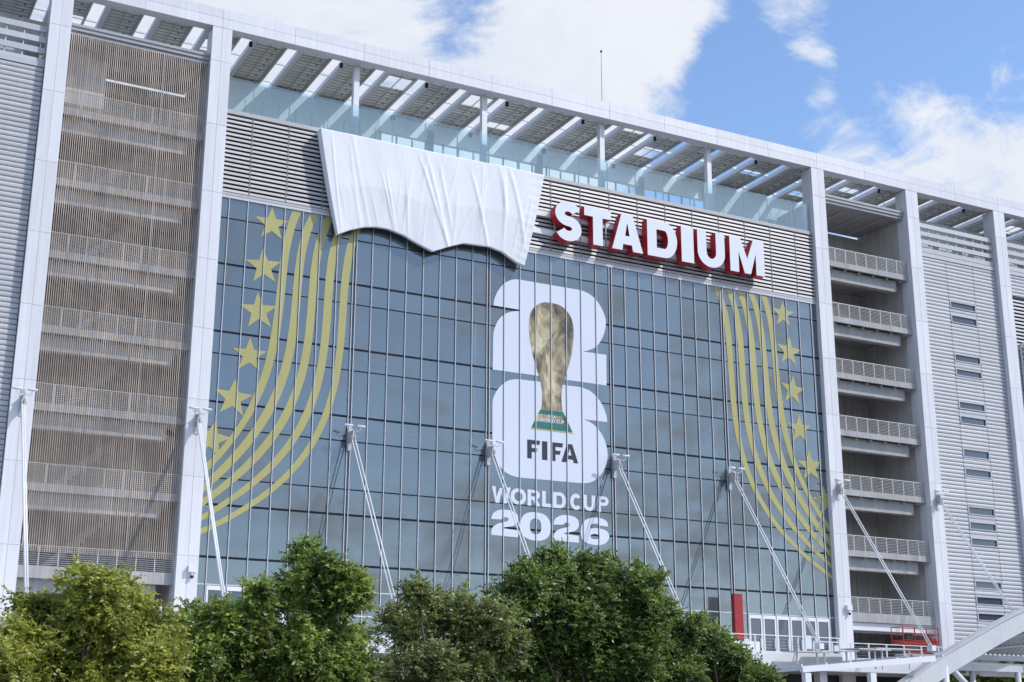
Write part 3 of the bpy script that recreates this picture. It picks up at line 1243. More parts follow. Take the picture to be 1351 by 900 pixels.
for side, specs in (('L', starL), ('R', starR)):
    fits = [fit_star(s) for s in specs]
    if side == 'L':
        c6 = un(260+62/3.333, 440+462/3.333, Y=YF)
        fits.append(((c6[0]+0.03, c6[2]), fits[-1][1]*0.98, fits[-1][2]-0.12))
        where = 'glass below draped cloth'
    else:
        l = fits[-1]
        c6 = un(940+655/4.39, 570+400/4.39, Y=YF)
        fits.append(((c6[0], c6[2]), l[1], l[2]+0.12))
        where = 'glass below red letters'
    for i, (c, R, a0) in enumerate(fits):
        lp = star_poly(c, R, a0)
        lp = clipx(lp, xmax=53.34)
        film('star_decal', [lp], 'film_gold', 'gold star film, %s of six on %s' % (ORD[i], where), 'star decal', 'gold star films on the glass wall', y=YF-0.004)

A, Bc = (260, 270, 5), (260, 440, 3.333)
STR = [  # (inner edge, outer edge), points as (crop, x, y)
    ([(A, 628, 40), (A, 570, 270), (A, 530, 500), (A, 507, 700), (A, 487, 890), (Bc, 303, 100), (Bc, 258, 250), (Bc, 203, 365), (Bc, 128, 478), (Bc, 35, 568)],
     [(A, 688, 40), (A, 625, 270), (A, 585, 500), (A, 562, 700), (A, 540, 890), (Bc, 345, 100), (Bc, 300, 238), (Bc, 250, 345), (Bc, 158, 482), (Bc, 40, 607)]),
    ([(A, 752, 40), (A, 680, 270), (A, 634, 500), (A, 612, 700), (A, 598, 890), (Bc, 382, 100), (Bc, 340, 240), (Bc, 282, 362), (Bc, 190, 490), (Bc, 35, 642)],
     [(A, 805, 40), (A, 738, 270), (A, 692, 500), (A, 670, 700), (A, 650, 890), (Bc, 421, 110), (Bc, 380, 250), (Bc, 318, 378), (Bc, 220, 513), (Bc, 30, 690)]),
    ([(A, 853, 60), (A, 790, 270), (A, 738, 500), (A, 720, 700), (A, 705, 890), (Bc, 457, 110), (Bc, 422, 250), (Bc, 350, 398), (Bc, 235, 545), (Bc, 22, 722)],
     [(A, 905, 70), (A, 845, 270), (A, 795, 500), (A, 775, 700), (A, 755, 890), (Bc, 491, 120), (Bc, 455, 268), (Bc, 382, 415), (Bc, 262, 570), (Bc, 20, 755)]),
    ([(A, 953, 60), (A, 896, 270), (A, 847, 500), (A, 828, 700), (A, 812, 890), (Bc, 531, 110), (Bc, 500, 265), (Bc, 425, 440), (Bc, 290, 605), (Bc, 15, 790)],
     [(A, 1005, 60), (A, 950, 270), (A, 903, 500), (A, 883, 700), (A, 865, 890), (Bc, 564, 125), (Bc, 530, 290), (Bc, 455, 452), (Bc, 315, 625), (Bc, 15, 815)]),
    ([(A, 1058, 60), (A, 1003, 270), (A, 955, 500), (A, 935, 700), (A, 918, 890), (Bc, 605, 110), (Bc, 577, 270), (Bc, 505, 460), (Bc, 345, 675), (Bc, 12, 843)],
     [(A, 1110, 60), (A, 1055, 270), (A, 1008, 500), (A, 985, 700), (A, 967, 890), (Bc, 634, 120), (Bc, 605, 285), (Bc, 530, 475), (Bc, 365, 690), (Bc, 10, 872)])]


def smooth_open(pts, n=6):
    P = [np.array(p) for p in pts]
    P = [2*P[0]-P[1]] + P + [2*P[-1]-P[-2]]
    r = []
    for i in range(1, len(P)-2):
        p0, a, b, p3 = P[i-1], P[i], P[i+1], P[i+2]
        for k in range(n):
            t = k/n
            r.append(0.5*((2*a)+(-p0+b)*t+(2*p0-5*a+4*b-p3)*t*t+(-p0+3*a-3*b+p3)*t**3))
    r.append(P[-2])
    return [tuple(p) for p in r]


SN = ['nearest the stars', 'second from the stars', 'third from the stars', 'fourth from the stars', 'farthest from the stars']
for i, (inn, outr) in enumerate(STR):
    e = []
    for edge in (inn, outr):
        q = [to_facade([(x, y)], YF, *c)[0] for c, x, y in edge]
        last = np.array(q[-1])*1.0
        dirn = last-np.array(q[-2])
        q.append(tuple(last+dirn*0.8))
        # fade the top edge to the head of the glass
        top = np.array(q[0])
        d0 = top-np.array(q[1])
        q[0] = tuple(top+d0*((38.2-top[1])/d0[1]))
        Q = np.array(q)
        sl = np.concatenate([[0], np.cumsum(np.linalg.norm(np.diff(Q, axis=0), axis=1))])
        sl /= sl[-1]
        tt = np.linspace(0, 1, 64)
        px_, pz_ = np.polyfit(sl, Q[:, 0], 4), np.polyfit(sl, Q[:, 1], 4)
        cur = [(float(np.polyval(px_, t)), float(np.polyval(pz_, t))) for t in tt]
        cur[0] = (cur[0][0], 38.2)
        e.append(cur)
    lp = clipx(e[0]+e[1][::-1], xmin=0.65)
    film('stripe_decal', [lp], 'film_gold', 'long curved gold stripe film, %s, on glass below the draped white cloth' % SN[i], 'stripe decal', 'gold curved stripe films')
    lpr = clipx([(54.02-p[0], p[1]) for p in e[0]+e[1][::-1]][::-1], xmax=53.34)
    film('stripe_decal', [lpr], 'film_gold', 'long curved gold stripe film, %s, on glass below the red sided letters' % SN[i], 'stripe decal', 'gold curved stripe films')

# numeral emblem: two stacked white numerals
two = [(68, 318), (72, 275), (95, 215), (140, 155), (190, 122), (240, 112), (285, 116), (755, 197), (820, 225), (880, 275), (925, 345), (950, 410), (956, 460),
       (945, 530), (915, 600), (870, 650), (820, 673), (772, 682), (960, 710), (962, 952), (60, 825), (64, 550), (75, 500), (105, 435), (150, 392), (205, 368), (270, 362), (272, 352)]
lp2 = spline(two, {0, 6, 7, 17, 18, 19, 20, 21, 26, 27}, 5)
six = [(265, 62), (760, 125), (830, 155), (890, 210), (935, 280), (960, 350), (967, 402), (780, 380), (830, 402), (880, 440), (925, 500), (955, 570), (970, 650),
       (960, 730), (930, 800), (880, 855), (830, 880), (780, 887), (265, 840), (200, 820), (140, 780), (90, 710), (64, 620), (58, 560), (58, 260), (65, 210), (95, 150), (140, 100), (195, 70)]
lp6 = spline(six, {0, 1, 6, 7, 17, 18, 23, 24}, 5)
emb = empty('number_emblem', tuple(un(725, 630, Y=YF)), 'big white stacked 26 emblem film on the glass wall behind the gold cup', 'emblem')
film('numeral_two', [to_facade(lp2, YF, 640, 350, 6)], 'film_white', None, None, parent=emb)
film('numeral_six', [to_facade(lp6, YF, 640, 490, 6)], 'film_white', None, None, parent=emb)

# plain gold goblet picture in place of the pictured trophy
gx, gz = un(727, 560, Y=YF)[0], None
cup_c = lambda px, py: un(px, py, Y=YF-0.006)
zt, zb = cup_c(727, 403)[2], cup_c(724, 541)[2]
xc = (cup_c(698, 470)[0]+cup_c(757, 470)[0])/2
rw_ = (cup_c(757, 470)[0]-cup_c(698, 470)[0])/2
Hc = zt-zb
prof = [(0.30, 1.02), (0.62, 0.985), (0.88, 0.92), (1.0, 0.82), (1.0, 0.72), (0.95, 0.62), (0.84, 0.50), (0.68, 0.38), (0.52, 0.27), (0.44, 0.18), (0.43, 0.09), (0.47, 0.0)]
pr_ = [(xc+a*rw_, zb+b*Hc) for a, b in prof]
pl_ = [(xc-a*rw_, zb+b*Hc) for a, b in reversed(prof)]
top_ = []
cupe = empty('cup_decal', (xc, YF, zb-1.6), 'printed picture of a plain gold cup with a green banded base on white emblem', 'cup decal')
film('cup_bowl', [spline(pr_+pl_+top_, {11, 12}, 4)], 'film_cup', None, None, y=YF-0.006, parent=cupe)
bz = [zb-0.012, zb-0.50, zb-1.02, zb-1.42, cup_c(720, 572)[2]+0.2]
z_end = bz[-1]
zs5 = [zb-0.012, zb-(zb-z_end)*0.24, zb-(zb-z_end)*0.60, zb-(zb-z_end)*0.92, z_end]


def bw(z):
    t = (zb-z)/(zb-z_end)
    return rw_*(0.49+0.45*t**0.9)


for i, m in enumerate(('film_green', 'film_cup', 'film_green', 'film_gold')):
    a, b = zs5[i]-0.004, zs5[i+1]+0.004
    film('base_band', [[(xc-bw(b), b), (xc+bw(b), b), (xc+bw(a), a), (xc-bw(a), a)]], m, None, None, y=YF-0.006, parent=cupe)


def small_text(txt, name, x, z, size, m, y, parent, rot=0.0, label=None, cat=None):
    c = bpy.data.curves.new(name, 'FONT')
    c.body = txt
    c.size = size
    c.align_x = 'CENTER'
    c.align_y = 'CENTER'
    c.offset = 0.006
    c.extrude = 0.001
    o = bpy.data.objects.new(name, c)
    COL.objects.link(o)
    bpy.context.view_layer.update()
    me = bpy.data.meshes.new_from_object(o.evaluated_get(bpy.context.evaluated_depsgraph_get()))
    bpy.data.objects.remove(o, do_unlink=True)
    me.materials.clear()
    me.materials.append(MAT[m])
    t = inst(name, me, (x, y, z), parent)
    t.rotation_euler = (math.pi/2, rot, 0)
    return t


zm = (zs5[1]+zs5[2])/2
small_text('FIFA', 'base_lettering', xc, zm+0.17, 0.36, 'film_white', YF-0.012, cupe)
small_text('WORLD CUP', 'base_lettering', xc, zm-0.14, 0.36, 'film_white', YF-0.012, cupe)

# lettering films
k3 = 7.506


def word(name, items, m, label, H, tfrac, ybase, y=YF, dpt=None):
    """items: (char, x0, x1) in world X; flat letters on the glass"""
    root = empty(name, (items[0][1], y, ybase), label, 'lettering')
    for ch, x0, x1 in items:
        W = x1-x0
        loops = shift(glyph(ch, W, H, tfrac*H), x0, ybase)
        film('letter', loops, m, None, None, y=y, parent=root)
    return root


def X3(px, py, s, ox, oz):
    return un(ox+px/s, oz+py/s, Y=YF)


fz0, fz1 = X3(355, 690, 6, 640, 490)[2], X3(355, 541, 6, 640, 490)[2]
fx = lambda px, py: X3(px, py, 6, 640, 490)[0]
word('dark_lettering', [('F', fx(333, 610), fx(436, 610)), ('I', fx(450, 620), fx(493, 620)), ('F', fx(522, 630), fx(618, 630)), ('A', fx(603, 650), fx(737, 650))],
     'film_black', 'bold black FIFA lettering on the white emblem under the gold cup', fz1-fz0, 0.27, fz0, y=YF-0.006)
wz0, wz1 = X3(120, 250, k3, 640, 630)[2], X3(90, 86, k3, 640, 630)[2]
wxx = lambda px, py: X3(px, py, k3, 640, 630)[0]
word('white_lettering', [('W', wxx(66, 170), wxx(254, 170)), ('O', wxx(254, 190), wxx(406, 190)), ('R', wxx(420, 200), wxx(546, 200)), ('L', wxx(565, 210), wxx(655, 210)),
                         ('D', wxx(672, 220), wxx(799, 220)), ('C', wxx(842, 240), wxx(958, 240)), ('U', wxx(974, 250), wxx(1089, 250)), ('P', wxx(1112, 260), wxx(1223, 260))],
     'film_white', 'white WORLD CUP lettering on the glass just under the emblem', wz1-wz0, 0.255, wz0)
yr = empty('year_lettering', tuple(un(725, 712, Y=YF)), 'wide heavy white 2026 numerals on the glass above the trees', 'lettering')
d2 = [(677, 465), (680, 440), (700, 403), (745, 378), (800, 372), (870, 385), (915, 415), (930, 465), (918, 505), (885, 532), (830, 543), (785, 550), (782, 556), (928, 580), (928, 648), (677, 622),
      (677, 585), (692, 545), (730, 515), (780, 500), (820, 490), (838, 475), (833, 457), (812, 448), (788, 452), (772, 470)]
l2 = spline(d2, {0, 12, 13, 14, 15, 16, 25}, 4)
d2b = [(p[0]-614, p[1]-54) for p in l2]
d2b = [(62+(p[0]-63)*1.055, p[1]+(p[0]-63)*-0.0) for p in d2b]
film('digit', [to_facade(d2b, YF, 640, 630, k3)], 'film_white', None, None, parent=yr)
c0 = X3(500, 485, k3, 640, 630)
r0x = (wxx(650, 490)-wxx(350, 480))/2
r0z = (X3(500, 345, k3, 640, 630)[2]-X3(500, 625, k3, 640, 630)[2])/2
film('digit', [superell(c0[0], c0[2], r0x, r0z, 2.5), superell(c0[0], c0[2], r0x*0.38, r0z*0.56, 2.4)], 'film_white', None, None, parent=yr)
film('digit', [to_facade(l2, YF, 640, 630, k3)], 'film_white', None, None, parent=yr)
d6 = [(1218, 488), (1208, 440), (1165, 410), (1100, 397), (1030, 405), (975, 440), (950, 500), (948, 560), (965, 615), (1010, 650), (1080, 668), (1150, 668), (1200, 645), (1228, 600),
      (1225, 560), (1195, 525), (1140, 507), (1085, 502), (1045, 508), (1040, 490), (1052, 466), (1085, 456), (1112, 462), (1126, 476)]
h6 = [(1042, 580), (1052, 566), (1090, 560), (1120, 568), (1132, 588), (1122, 606), (1090, 612), (1055, 604)]
film('digit', [to_facade(spline(d6, {0, 18, 23}, 4), YF, 640, 630, k3), to_facade(spline(h6, set(), 4), YF, 640, 630, k3)], 'film_white', None, None, parent=yr)
tmp_ = un(640+1166/k3, 630+50/k3, Y=YF)
tm = small_text('TM', 'trademark_lettering', tmp_[0], tmp_[2], 0.34, 'film_white', YF, None, rot=-math.pi/2)
tag(tm, 'tiny white TM letters turned sideways beside the emblem foot', 'lettering')

# ------------------------------------------------------------------ raised letters STADIUM
YL0, YL1 = -0.72, 0.05
sgn = empty('letter_sign', tuple(un(870, 360, Y=0)), 'raised white STADIUM letters with deep red sides on the louver band', 'sign')
zL = [un(700+380/4.222, 250+312/4.222, Y=YL0)[2], un(700+320/4.222, 250+96/4.222, Y=YL0)[2]]
HL = zL[1]-zL[0]


def lx(px, py):
    return un(700+px/4.222, 250+py/4.222, Y=YL0)[0]


for ch, a, b in (('S', lx(137, 170), lx(284, 170)), ('T', lx(299, 96), lx(447, 120)), ('A', lx(455, 325), lx(627, 350)), ('D', lx(651, 270), lx(816, 285)),
                 ('I', lx(840, 290), lx(908, 300)), ('U', lx(930, 300), lx(1081, 330)), ('M', lx(1110, 340), lx(1301, 380))):
    W = b-a
    ovs = 0.06 if ch in 'SU' else 0
    loops = shift(glyph(ch, W, HL+ovs*(2 if ch == 'S' else 1), 0.285*HL), a, zL[0]-ovs)
    body = MB()
    body.prism(loops, YL0+0.03, YL1)
    lo = body.build('letter', 'letter_red', sgn, (a, YL0, zL[0]))
    fc = MB()
    fc.prism(loops, YL0, YL0+0.028)
    fc.build('letter_face', 'letter_face', lo, (a, YL0, zL[0]))
for z in (zL[0]+0.45, zL[0]+1.95):
    MB().box(lx(100, 170)-1.5, lx(1300, 380)-0.3, 0.12, 0.36, z, z+0.42).build('raceway', 'white_steel', sgn, (27, 0.1, z))
for i in range(9):
    x = lx(137, 170)+0.4+i*2.35
    MB().box(x-0.05, x+0.05, 0.06, 0.118, zL[0]+0.3, zL[0]+2.5).build('bracket', 'grey_steel', sgn, (x, .1, zL[0]))

# ------------------------------------------------------------------ white cloth draped over the next sign
kc = 4.222


def cpt(p, Y):
    return un(410+p[0]/kc, 160+p[1]/kc, Y=Y)


bot = [(150, 632), (220, 606), (300, 590), (360, 590), (430, 601), (520, 636), (600, 684), (680, 727), (780, 697), (852, 680), (900, 686), (1000, 702), (1065, 727), (1150, 787), (1190, 806)]
top = [(56, 38), (300, 88), (620, 158), (880, 212), (1000, 236), (1080, 250), (1180, 275), (1301, 300)]


def resample(pl, n):
    P = np.array(pl, float)
    s = np.concatenate([[0], np.cumsum(np.linalg.norm(np.diff(P, axis=0), axis=1))])
    t = np.linspace(0, s[-1], n)
    return np.stack([np.interp(t, s, P[:, 0]), np.interp(t, s, P[:, 1])], 1)


NU, NV = 420, 90
tb_, bb_ = resample(top, NU), resample(bot, NU)
cr_ = random.Random(5)
folds = []
for i in range(26):
    c = cr_.uniform(0.04, 0.98)
    folds.append((c, cr_.uniform(-0.10, 0.02) if c > 0.3 else cr_.uniform(-0.03, 0.04), cr_.uniform(0.0032, 0.008), cr_.uniform(0.015, 0.05), cr_.uniform(-0.2, 0.5), cr_.uniform(0.6, 1.25)))
folds += [(0.80, 0.10, 0.007, 0.09, -0.1, 0.7), (0.82, 0.05, 0.006, 0.08, -0.1, 1.0), (0.84, 0.17, 0.007, 0.09, -0.1, 0.9), (0.79, -0.16, 0.007, 0.05, -0.1, 1.1), (0.47, 0.12, 0.006, 0.08, 0.0, 1.1),
          (0.43, 0.16, 0.006, 0.08, 0.0, 1.2), (0.66, 0.13, 0.006, 0.08, 0.05, 1.2), (0.24, 0.05, 0.005, 0.07, 0.3, 1.1), (0.27, 0.03, 0.005, 0.07, 0.3, 1.1), (0.52, 0.10, 0.006, 0.07, 0.0, 0.9)]


def cloth_off(u, v):
    o = 0.0
    for c, sl, wd, am, v0, v1 in folds:
        x = (u-c-sl*v)/wd
        if abs(x) > 4:
            continue
        e = max(0.0, min(1.0, (v-v0)/0.25))*max(0.0, min(1.0, (v1-v)/0.25))
        o += am*e*math.exp(-x*x*0.5)
    o += 0.03*math.sin(u*23+2.0*v)*(0.3+v)+0.012*math.sin(u*57-5*v)
    for k in range(6):   # short horizontal puckers on the right edge
        if u > 0.9:
            o += 0.018*math.sin(v*70+k*1.3)*(u-0.9)*8
    return o


cv, cfs = [], []
for j in range(NV+1):
    v = j/NV
    for i in range(NU):
        u = i/(NU-1)
        px = tb_[i]*(1-v)+bb_[i]*v
        px[0] += -9*math.sin(math.pi*v)*(1-u)*0.4 + 12*math.sin(math.pi*v)*u*0.5
        Yb = -0.60+0.42*max(0, v-0.55)/0.45*0.6
        p = cpt(px, Yb)
        y = p[1]-cloth_off(u, v)*0.62
        cv.append((p[0], y, p[2]))
for j in range(NV):
    for i in range(NU-1):
        a = j*NU+i
        cfs.append((a, a+NU, a+NU+1, a+1))
# left return and bottom hem turned back to the wall
b0 = len(cv)
for j in range(NV+1):
    p = cv[j*NU]
    cv.append((p[0]+0.05, 0.33-0.45*(j/NV)*0.4, p[2]+0.02))
for j in range(NV):
    cfs.append((b0+j, b0+j+1, (j+1)*NU, j*NU))
b1 = len(cv)
for i in range(NU):
    p = cv[NV*NU+i]
    cv.append((p[0]+0.02, p[1]+0.34, p[2]+0.06))
for i in range(NU-1):
    cfs.append((NV*NU+i, b1+i, b1+i+1, NV*NU+i+1))
b2 = len(cv)
for i in range(NU):
    p = cv[i]
    cv.append((p[0], 0.33, p[2]+0.04))
for i in range(NU-1):
    cfs.append((b2+i, i, i+1, b2+i+1))
b3 = len(cv)
for j in range(NV+1):
    p = cv[j*NU+NU-1]
    cv.append((p[0]-0.05, 0.30-0.2*(j/NV), p[2]+0.02))
for j in range(NV):
    cfs.append((j*NU+NU-1, (j+1)*NU+NU-1, b3+j+1, b3+j))
cl = MB()
cl._add(cv, cfs)
co_ = cl.build('draped_cloth', 'cloth', None, tuple(un(570, 332, Y=0)), smooth=True)
tag(co_, 'large rumpled white cloth hung over a sign on the louver band', 'cloth')

# ------------------------------------------------------------------ tie rods with floodlights
rods = [('A', CX['A'], 'in front of the column left of the wire screened stair bay'), ('B', 0.0, 'on the column between screened stair bay and glass wall'),
        ('2', 10.83, 'on the double mullion beside gold stripes under the cloth'), ('4', 21.63, 'on the double mullion at the 26 emblem with WORLD CUP beneath'),
        ('6', 32.43, 'on the double mullion beside the P of the white lettering'), ('8', 43.23, 'on the double mullion above the red pillar'),
        ('C', 54.0, 'on the column between glass wall and open stair bay'), ('D', 65.02, 'on the column beside the small windowed siding')]
for nm, X, where in rods:
    t_ = empty('tie_rod', (X, -9.6, 8.3), 'slanted white tie rod ' + where, 'tie rod', 'slanted tie rods')
    single = nm in 'AB'
    zb_, yb_ = (8.55, -9.4)
    if nm == 'D':
        yb_, zb_ = -7.75, 11.35
    if nm in ('C',):
        yb_, zb_ = -9.3, 8.75
    yt, ztp = -0.42, 21.95
    for dx in ((-0.12, 0.12) if not single else (-0.06, 0.06)):
        MB().tube([(X+dx, yt, ztp), (X+dx, yb_, zb_)], 0.046 if not single else 0.07, 8).build('rod', 'white_steel', t_, (X, yb_, zb_), smooth=True)
    cl_ = MB()
    y0 = 0.0 if nm in 'ABCD' else 0.28
    cl_.box(X-0.13, X+0.13, y0-0.06, y0-0.001, 21.2, 22.95)
    cl_.box(X-0.05, X+0.05, -0.5, y0-0.062, 21.75, 22.55)
    cl_.box(X-0.12, X-0.051, -0.58, -0.24, 21.65, 22.2)
    cl_.box(X+0.051, X+0.12, -0.58, -0.24, 21.65, 22.2)
    cl_.tube([(X-0.2, -0.42, 22.0), (X+0.2, -0.42, 22.0)], 0.1, 10)
    cl_.build('clevis', 'clevis_steel', t_, (X, 0, 22))
    ft = MB()
    ft.box(X-0.2, X+0.2, yb_-0.28, yb_+0.25, zb_-0.3, zb_+0.1)
    ft.build('foot_plate', 'white_steel', t_, (X, yb_, zb_))
    for sx in (-1, 1):
        a = MB()
        a.tube([(X+sx*0.06, -0.45, 22.55), (X+sx*0.28, -0.55, 22.42), (X+sx*0.42, -0.62, 22.52), (X+sx*0.46, -0.64, 22.7)], 0.028, 6)
        a.build('lamp_arm', 'white_steel', t_, (X, -0.5, 22.5))
        h = MB()
        h.tube([(X+sx*0.46-0.30, -0.60, 22.80), (X+sx*0.46-0.22, -0.62, 22.80), (X+sx*0.46+0.22, -0.70, 22.78), (X+sx*0.46+0.30, -0.72, 22.78)], [0.04, 0.085, 0.085, 0.05], 8)
        h.build('lamp_head', 'white_steel', t_, (X+sx*.46, -0.6, 22.8), smooth=True)

# ------------------------------------------------------------------ small things on the facade
for X, where in ((0.28, 'low on the column between screened stair bay and glass wall'), (54.28, 'low on the column between glass wall and open stair bay')):
    cmr = empty('security_camera', (X, 0, 12.2), 'white security camera ' + where, 'camera', 'column security cameras')
    b_ = MB()
    b_.box(X-0.26, X+0.26, -0.32, -0.002, 12.2, 12.62)
    b_.box(X-0.05, X+0.05, -0.25, -0.15, 12.0, 12.199)
    b_.build('housing', 'white_steel', cmr, (X, 0, 12.2))
    MB().tube([(X, -0.2, 12.0), (X, -0.2, 11.93), (X, -0.2, 11.86), (X, -0.2, 11.8)], [0.09, 0.13, 0.11, 0.04], 10).build('dome', 'black', cmr, (X, -.2, 11.8), smooth=True)
mp_ = empty('antenna_mast', (32.0, 0.5, 52.3), 'thin antenna mast with small black tip on the roof beam', 'antenna')
MB().tube([(32.0, 0.5, 52.3), (32.0, 0.5, 57.1)], [0.035, 0.022], 6).build('mast', 'grey_steel', mp_, (32, .5, 52.3))
MB().tube([(32.0, 0.5, 57.05), (32.0, 0.5, 57.18), (32.0, 0.5, 57.25)], [0.06, 0.11, 0.05], 8).build('tip', 'black', mp_, (32, .5, 57))

# ------------------------------------------------------------------ terrace furniture
rp0, rp1 = un(968.5, 783, Y=-1.2), un(979.5, 785, Y=-1.2)
pil = empty('red_pillar', (rp0[0], -1.2, DZ), 'tall red sign pillar standing on the terrace against the glass wall', 'pillar')
b_ = MB()
b_.box(rp0[0], rp1[0], -1.2, -0.9, DZ+0.12, rp0[2])
b_.build('panel', 'sign_red', pil, (rp0[0], -1.2, DZ))
MB().box(rp0[0]-0.08, rp1[0]+0.08, -1.28, -0.82, DZ, DZ+0.119).build('plinth', 'grey_steel', pil, (rp0[0], -1.2, DZ))
pb = empty('planter_box', (39.5, -5, DZ), 'long low white planter box on the terrace before the red pillar', 'planter')
b_ = MB()
b_.box(36.5, 40.9, -5.6, -5.52, DZ, 8.92)
b_.box(36.5, 40.9, -4.78, -4.7, DZ, 8.92)
b_.box(36.5, 36.58, -5.519, -4.781, DZ, 8.92)
b_.box(40.82, 40.9, -5.519, -4.781, DZ, 8.92)
b_.build('trough', 'white_steel', pb, (39.5, -5, DZ))
MB().box(36.59, 40.81, -5.51, -4.79, DZ+0.01, 8.8).build('soil', 'bark', pb, (39.5, -5, DZ))


def terrace_rail(x0, x1, Y, label, notices=()):
    r = empty('terrace_railing', (x0, Y, DZ), label, 'railing', 'terrace edge railings')
    m = MB()
    m.box(x0, x1, Y-0.03, Y+0.03, DZ+1.08, DZ+1.14)
    m.build('handrail', 'white_steel', r, (x0, Y, DZ+1.1))
    m = MB()
    for i in range(4):
        m.box(x0, x1, Y-0.005, Y+0.005, DZ+0.2+0.22*i, DZ+0.21+0.22*i)
    m.build('cables', 'galv', r, (x0, Y, DZ))
    n = max(1, round((x1-x0)/1.9))
    me = bpy.data.meshes.get('rail_post') or MB().box(-0.06, -0.015, -0.03, 0.03, 0, 1.08).box(0.015, 0.06, -0.03, 0.03, 0, 1.08).mesh('rail_post', 'white_steel')
    for i in range(n+1):
        inst('post', me, (x0+(x1-x0)*i/n, Y, DZ), r)
    for nx, nw, nh, nz in notices:
        MB().box(nx, nx+nw, Y-0.06, Y-0.035, DZ+nz, DZ+nz+nh).build('notice', 'film_white', r, (nx, Y, DZ+nz))


terrace_rail(-38, 46.4, -7.9, 'white post and cable railing along the terrace edge by the red pillar', [(37.75, 0.40, 0.36, 0.42), (43.2, 0.55, 0.95, 0.25)])
terrace_rail(46.8, 63.0, -4.5, 'white post and cable railing along the terrace edge by the red lift', [(48.75, 0.42, 0.36, 0.5)])

# scissor lift
lf = empty('scissor_lift', (57, -3, DZ), 'red scissor lift with lowered railed platform parked on the terrace', 'lift')
LX0, LX1, LY0, LY1 = 56.95, 60.75, -3.3, -1.9
b_ = MB()
b_.box(LX0+0.15, LX1-0.15, LY0+0.1, LY1-0.1, DZ+0.28, DZ+0.62)
b_.build('chassis', 'grey_steel', lf, (57, -3, DZ))
for sx in (LX0+0.6, LX1-0.6):
    for sy in (LY0+0.02, LY1-0.02):
        wq = MB().tube([(sx, sy-0.1, DZ+0.25), (sx, sy+0.1, DZ+0.25)], 0.25, 14)
        wq.build('wheel', 'black', lf, (sx, sy, DZ+0.25))
for i in range(3):
    z = DZ+0.66+0.2*i
    a = MB()
    a.bar((LX0+0.4, LY0+0.2, z), (LX1-0.4, LY0+0.2, z+0.18), 0.08)
    a.bar((LX1-0.4, LY0+0.3, z), (LX0+0.4, LY0+0.3, z+0.18), 0.08)
    a.build('scissor_arms', 'lift_red', lf, (57, -3, z))
b_ = MB().box(LX0, LX1, LY0, LY1, 9.45, 9.62)
b_.build('platform', 'lift_red', lf, (57, -3, 9.45))
g = MB()
for X in (LX0+0.03, LX0+1.25, LX0+2.5, LX1-0.03):
    for Y in (LY0+0.03, LY1-0.03):
        g.bar((X, Y, 9.62), (X, Y, 10.82), 0.055)
for z in (10.8, 10.25, 9.75):
    for Y in (LY0+0.03, LY1-0.03):
        g.bar((LX0, Y, z), (LX1, Y, z), 0.05)
    for X in (LX0+0.03, LX1-0.03):
        g.bar((X, LY0, z), (X, LY1, z), 0.05)
g.build('guard_rail', 'lift_red', lf, (57, -3, 9.6))
MB().box(LX0+0.45, LX0+1.1, LY0+0.08, LY0+0.4, 9.7, 10.35).build('control_box', 'black', lf, (57.4, -3, 9.7))
MB().box(LX1-0.75, LX1-0.2, LY0+0.1, LY0+0.6, 9.63, 10.0).build('tool_box', 'lift_red', lf, (60, -3, 9.6))

# ------------------------------------------------------------------ arched canopy in the corner
AX = [(46.0, 3.0), (49.0, 4.72), (51.72, 6.20), (54.31, 7.55), (56.12, 8.43), (58.44, 9.44), (61.71, 10.84), (64.67, 11.97), (68.5, 13.2), (72.5, 14.2), (77, 15.0), (82, 15.5), (88, 15.7)]
ax = smooth_open([np.array(p) for p in AX], 4)
arc_e = empty('arched_canopy', (60, -8.5, 0), 'white arched steel canopy girder with ribbed roof beyond the open stair bay', 'canopy')


def girder(Y0, Y1, dep, name):
    m = MB()
    n = len(ax)
    vs_ = []
    for (x, z), (x2, z2) in zip(ax, ax[1:]+[ax[-1]]):
        tx = np.array([x2-x, z2-z]) if (x2, z2) != (x, z) else np.array([ax[-1][0]-ax[-2][0], ax[-1][1]-ax[-2][1]])
        tx = tx/np.linalg.norm(tx)
        nx, nz = tx[1]*dep, -tx[0]*dep
        vs_ += [(x, Y0, z), (x, Y1, z), (x+nx, Y1, z+nz), (x+nx, Y0, z+nz)]
    fs = []
    for i in range(n-1):
        for k in range(4):
            k2 = (k+1) % 4
            fs.append((i*4+k, i*4+k2, i*4+4+k2, i*4+4+k))
    m._add(vs_, fs)
    return m.build(name, 'canopy_paint', arc_e, (60, Y0, 8))


girder(-8.8, -8.2, 1.45, 'girder')
girder(-8.95, -8.05, -0.09, 'girder_flange')
# ribbed roof sheet between the girder and a level rear beam
m = MB()
vs_, fs = [], []
axs, azs = [p[0] for p in ax], [p[1] for p in ax]
RY, RZ = -4.85, 8.72
xx, k = 59.8, 0
while xx < 87.5:
    zf = float(np.interp(xx, axs, azs)) - 1.25
    up_ = 0.10 if k % 4 in (1, 2) else 0
    vs_ += [(xx, -8.19, zf+up_), (xx, RY, RZ+up_)]
    xx += 0.13
    k += 1
for i in range(len(vs_)//2-1):
    fs.append((2*i, 2*i+1, 2*i+3, 2*i+2))
m._add(vs_, fs)
m.build('ribbed_roof', 'galv', arc_e, (60, -6, 8.6))
MB().box(58.5, 88, RY-0.12, RY+0.12, RZ-0.42, RZ-0.02).build('rear_beam', 'canopy_paint', arc_e, (60, RY, RZ))
for f in (0.35, 0.7):
    pts = [(x, -8.19+(RY+8.19)*f, (float(np.interp(x, axs, azs))-1.25)*(1-f)+RZ*f-0.1) for x in np.linspace(60, 87, 20)]
    MB().tube(pts, 0.08, 6).build('purlin', 'canopy_paint', arc_e, (60, -6, 8))
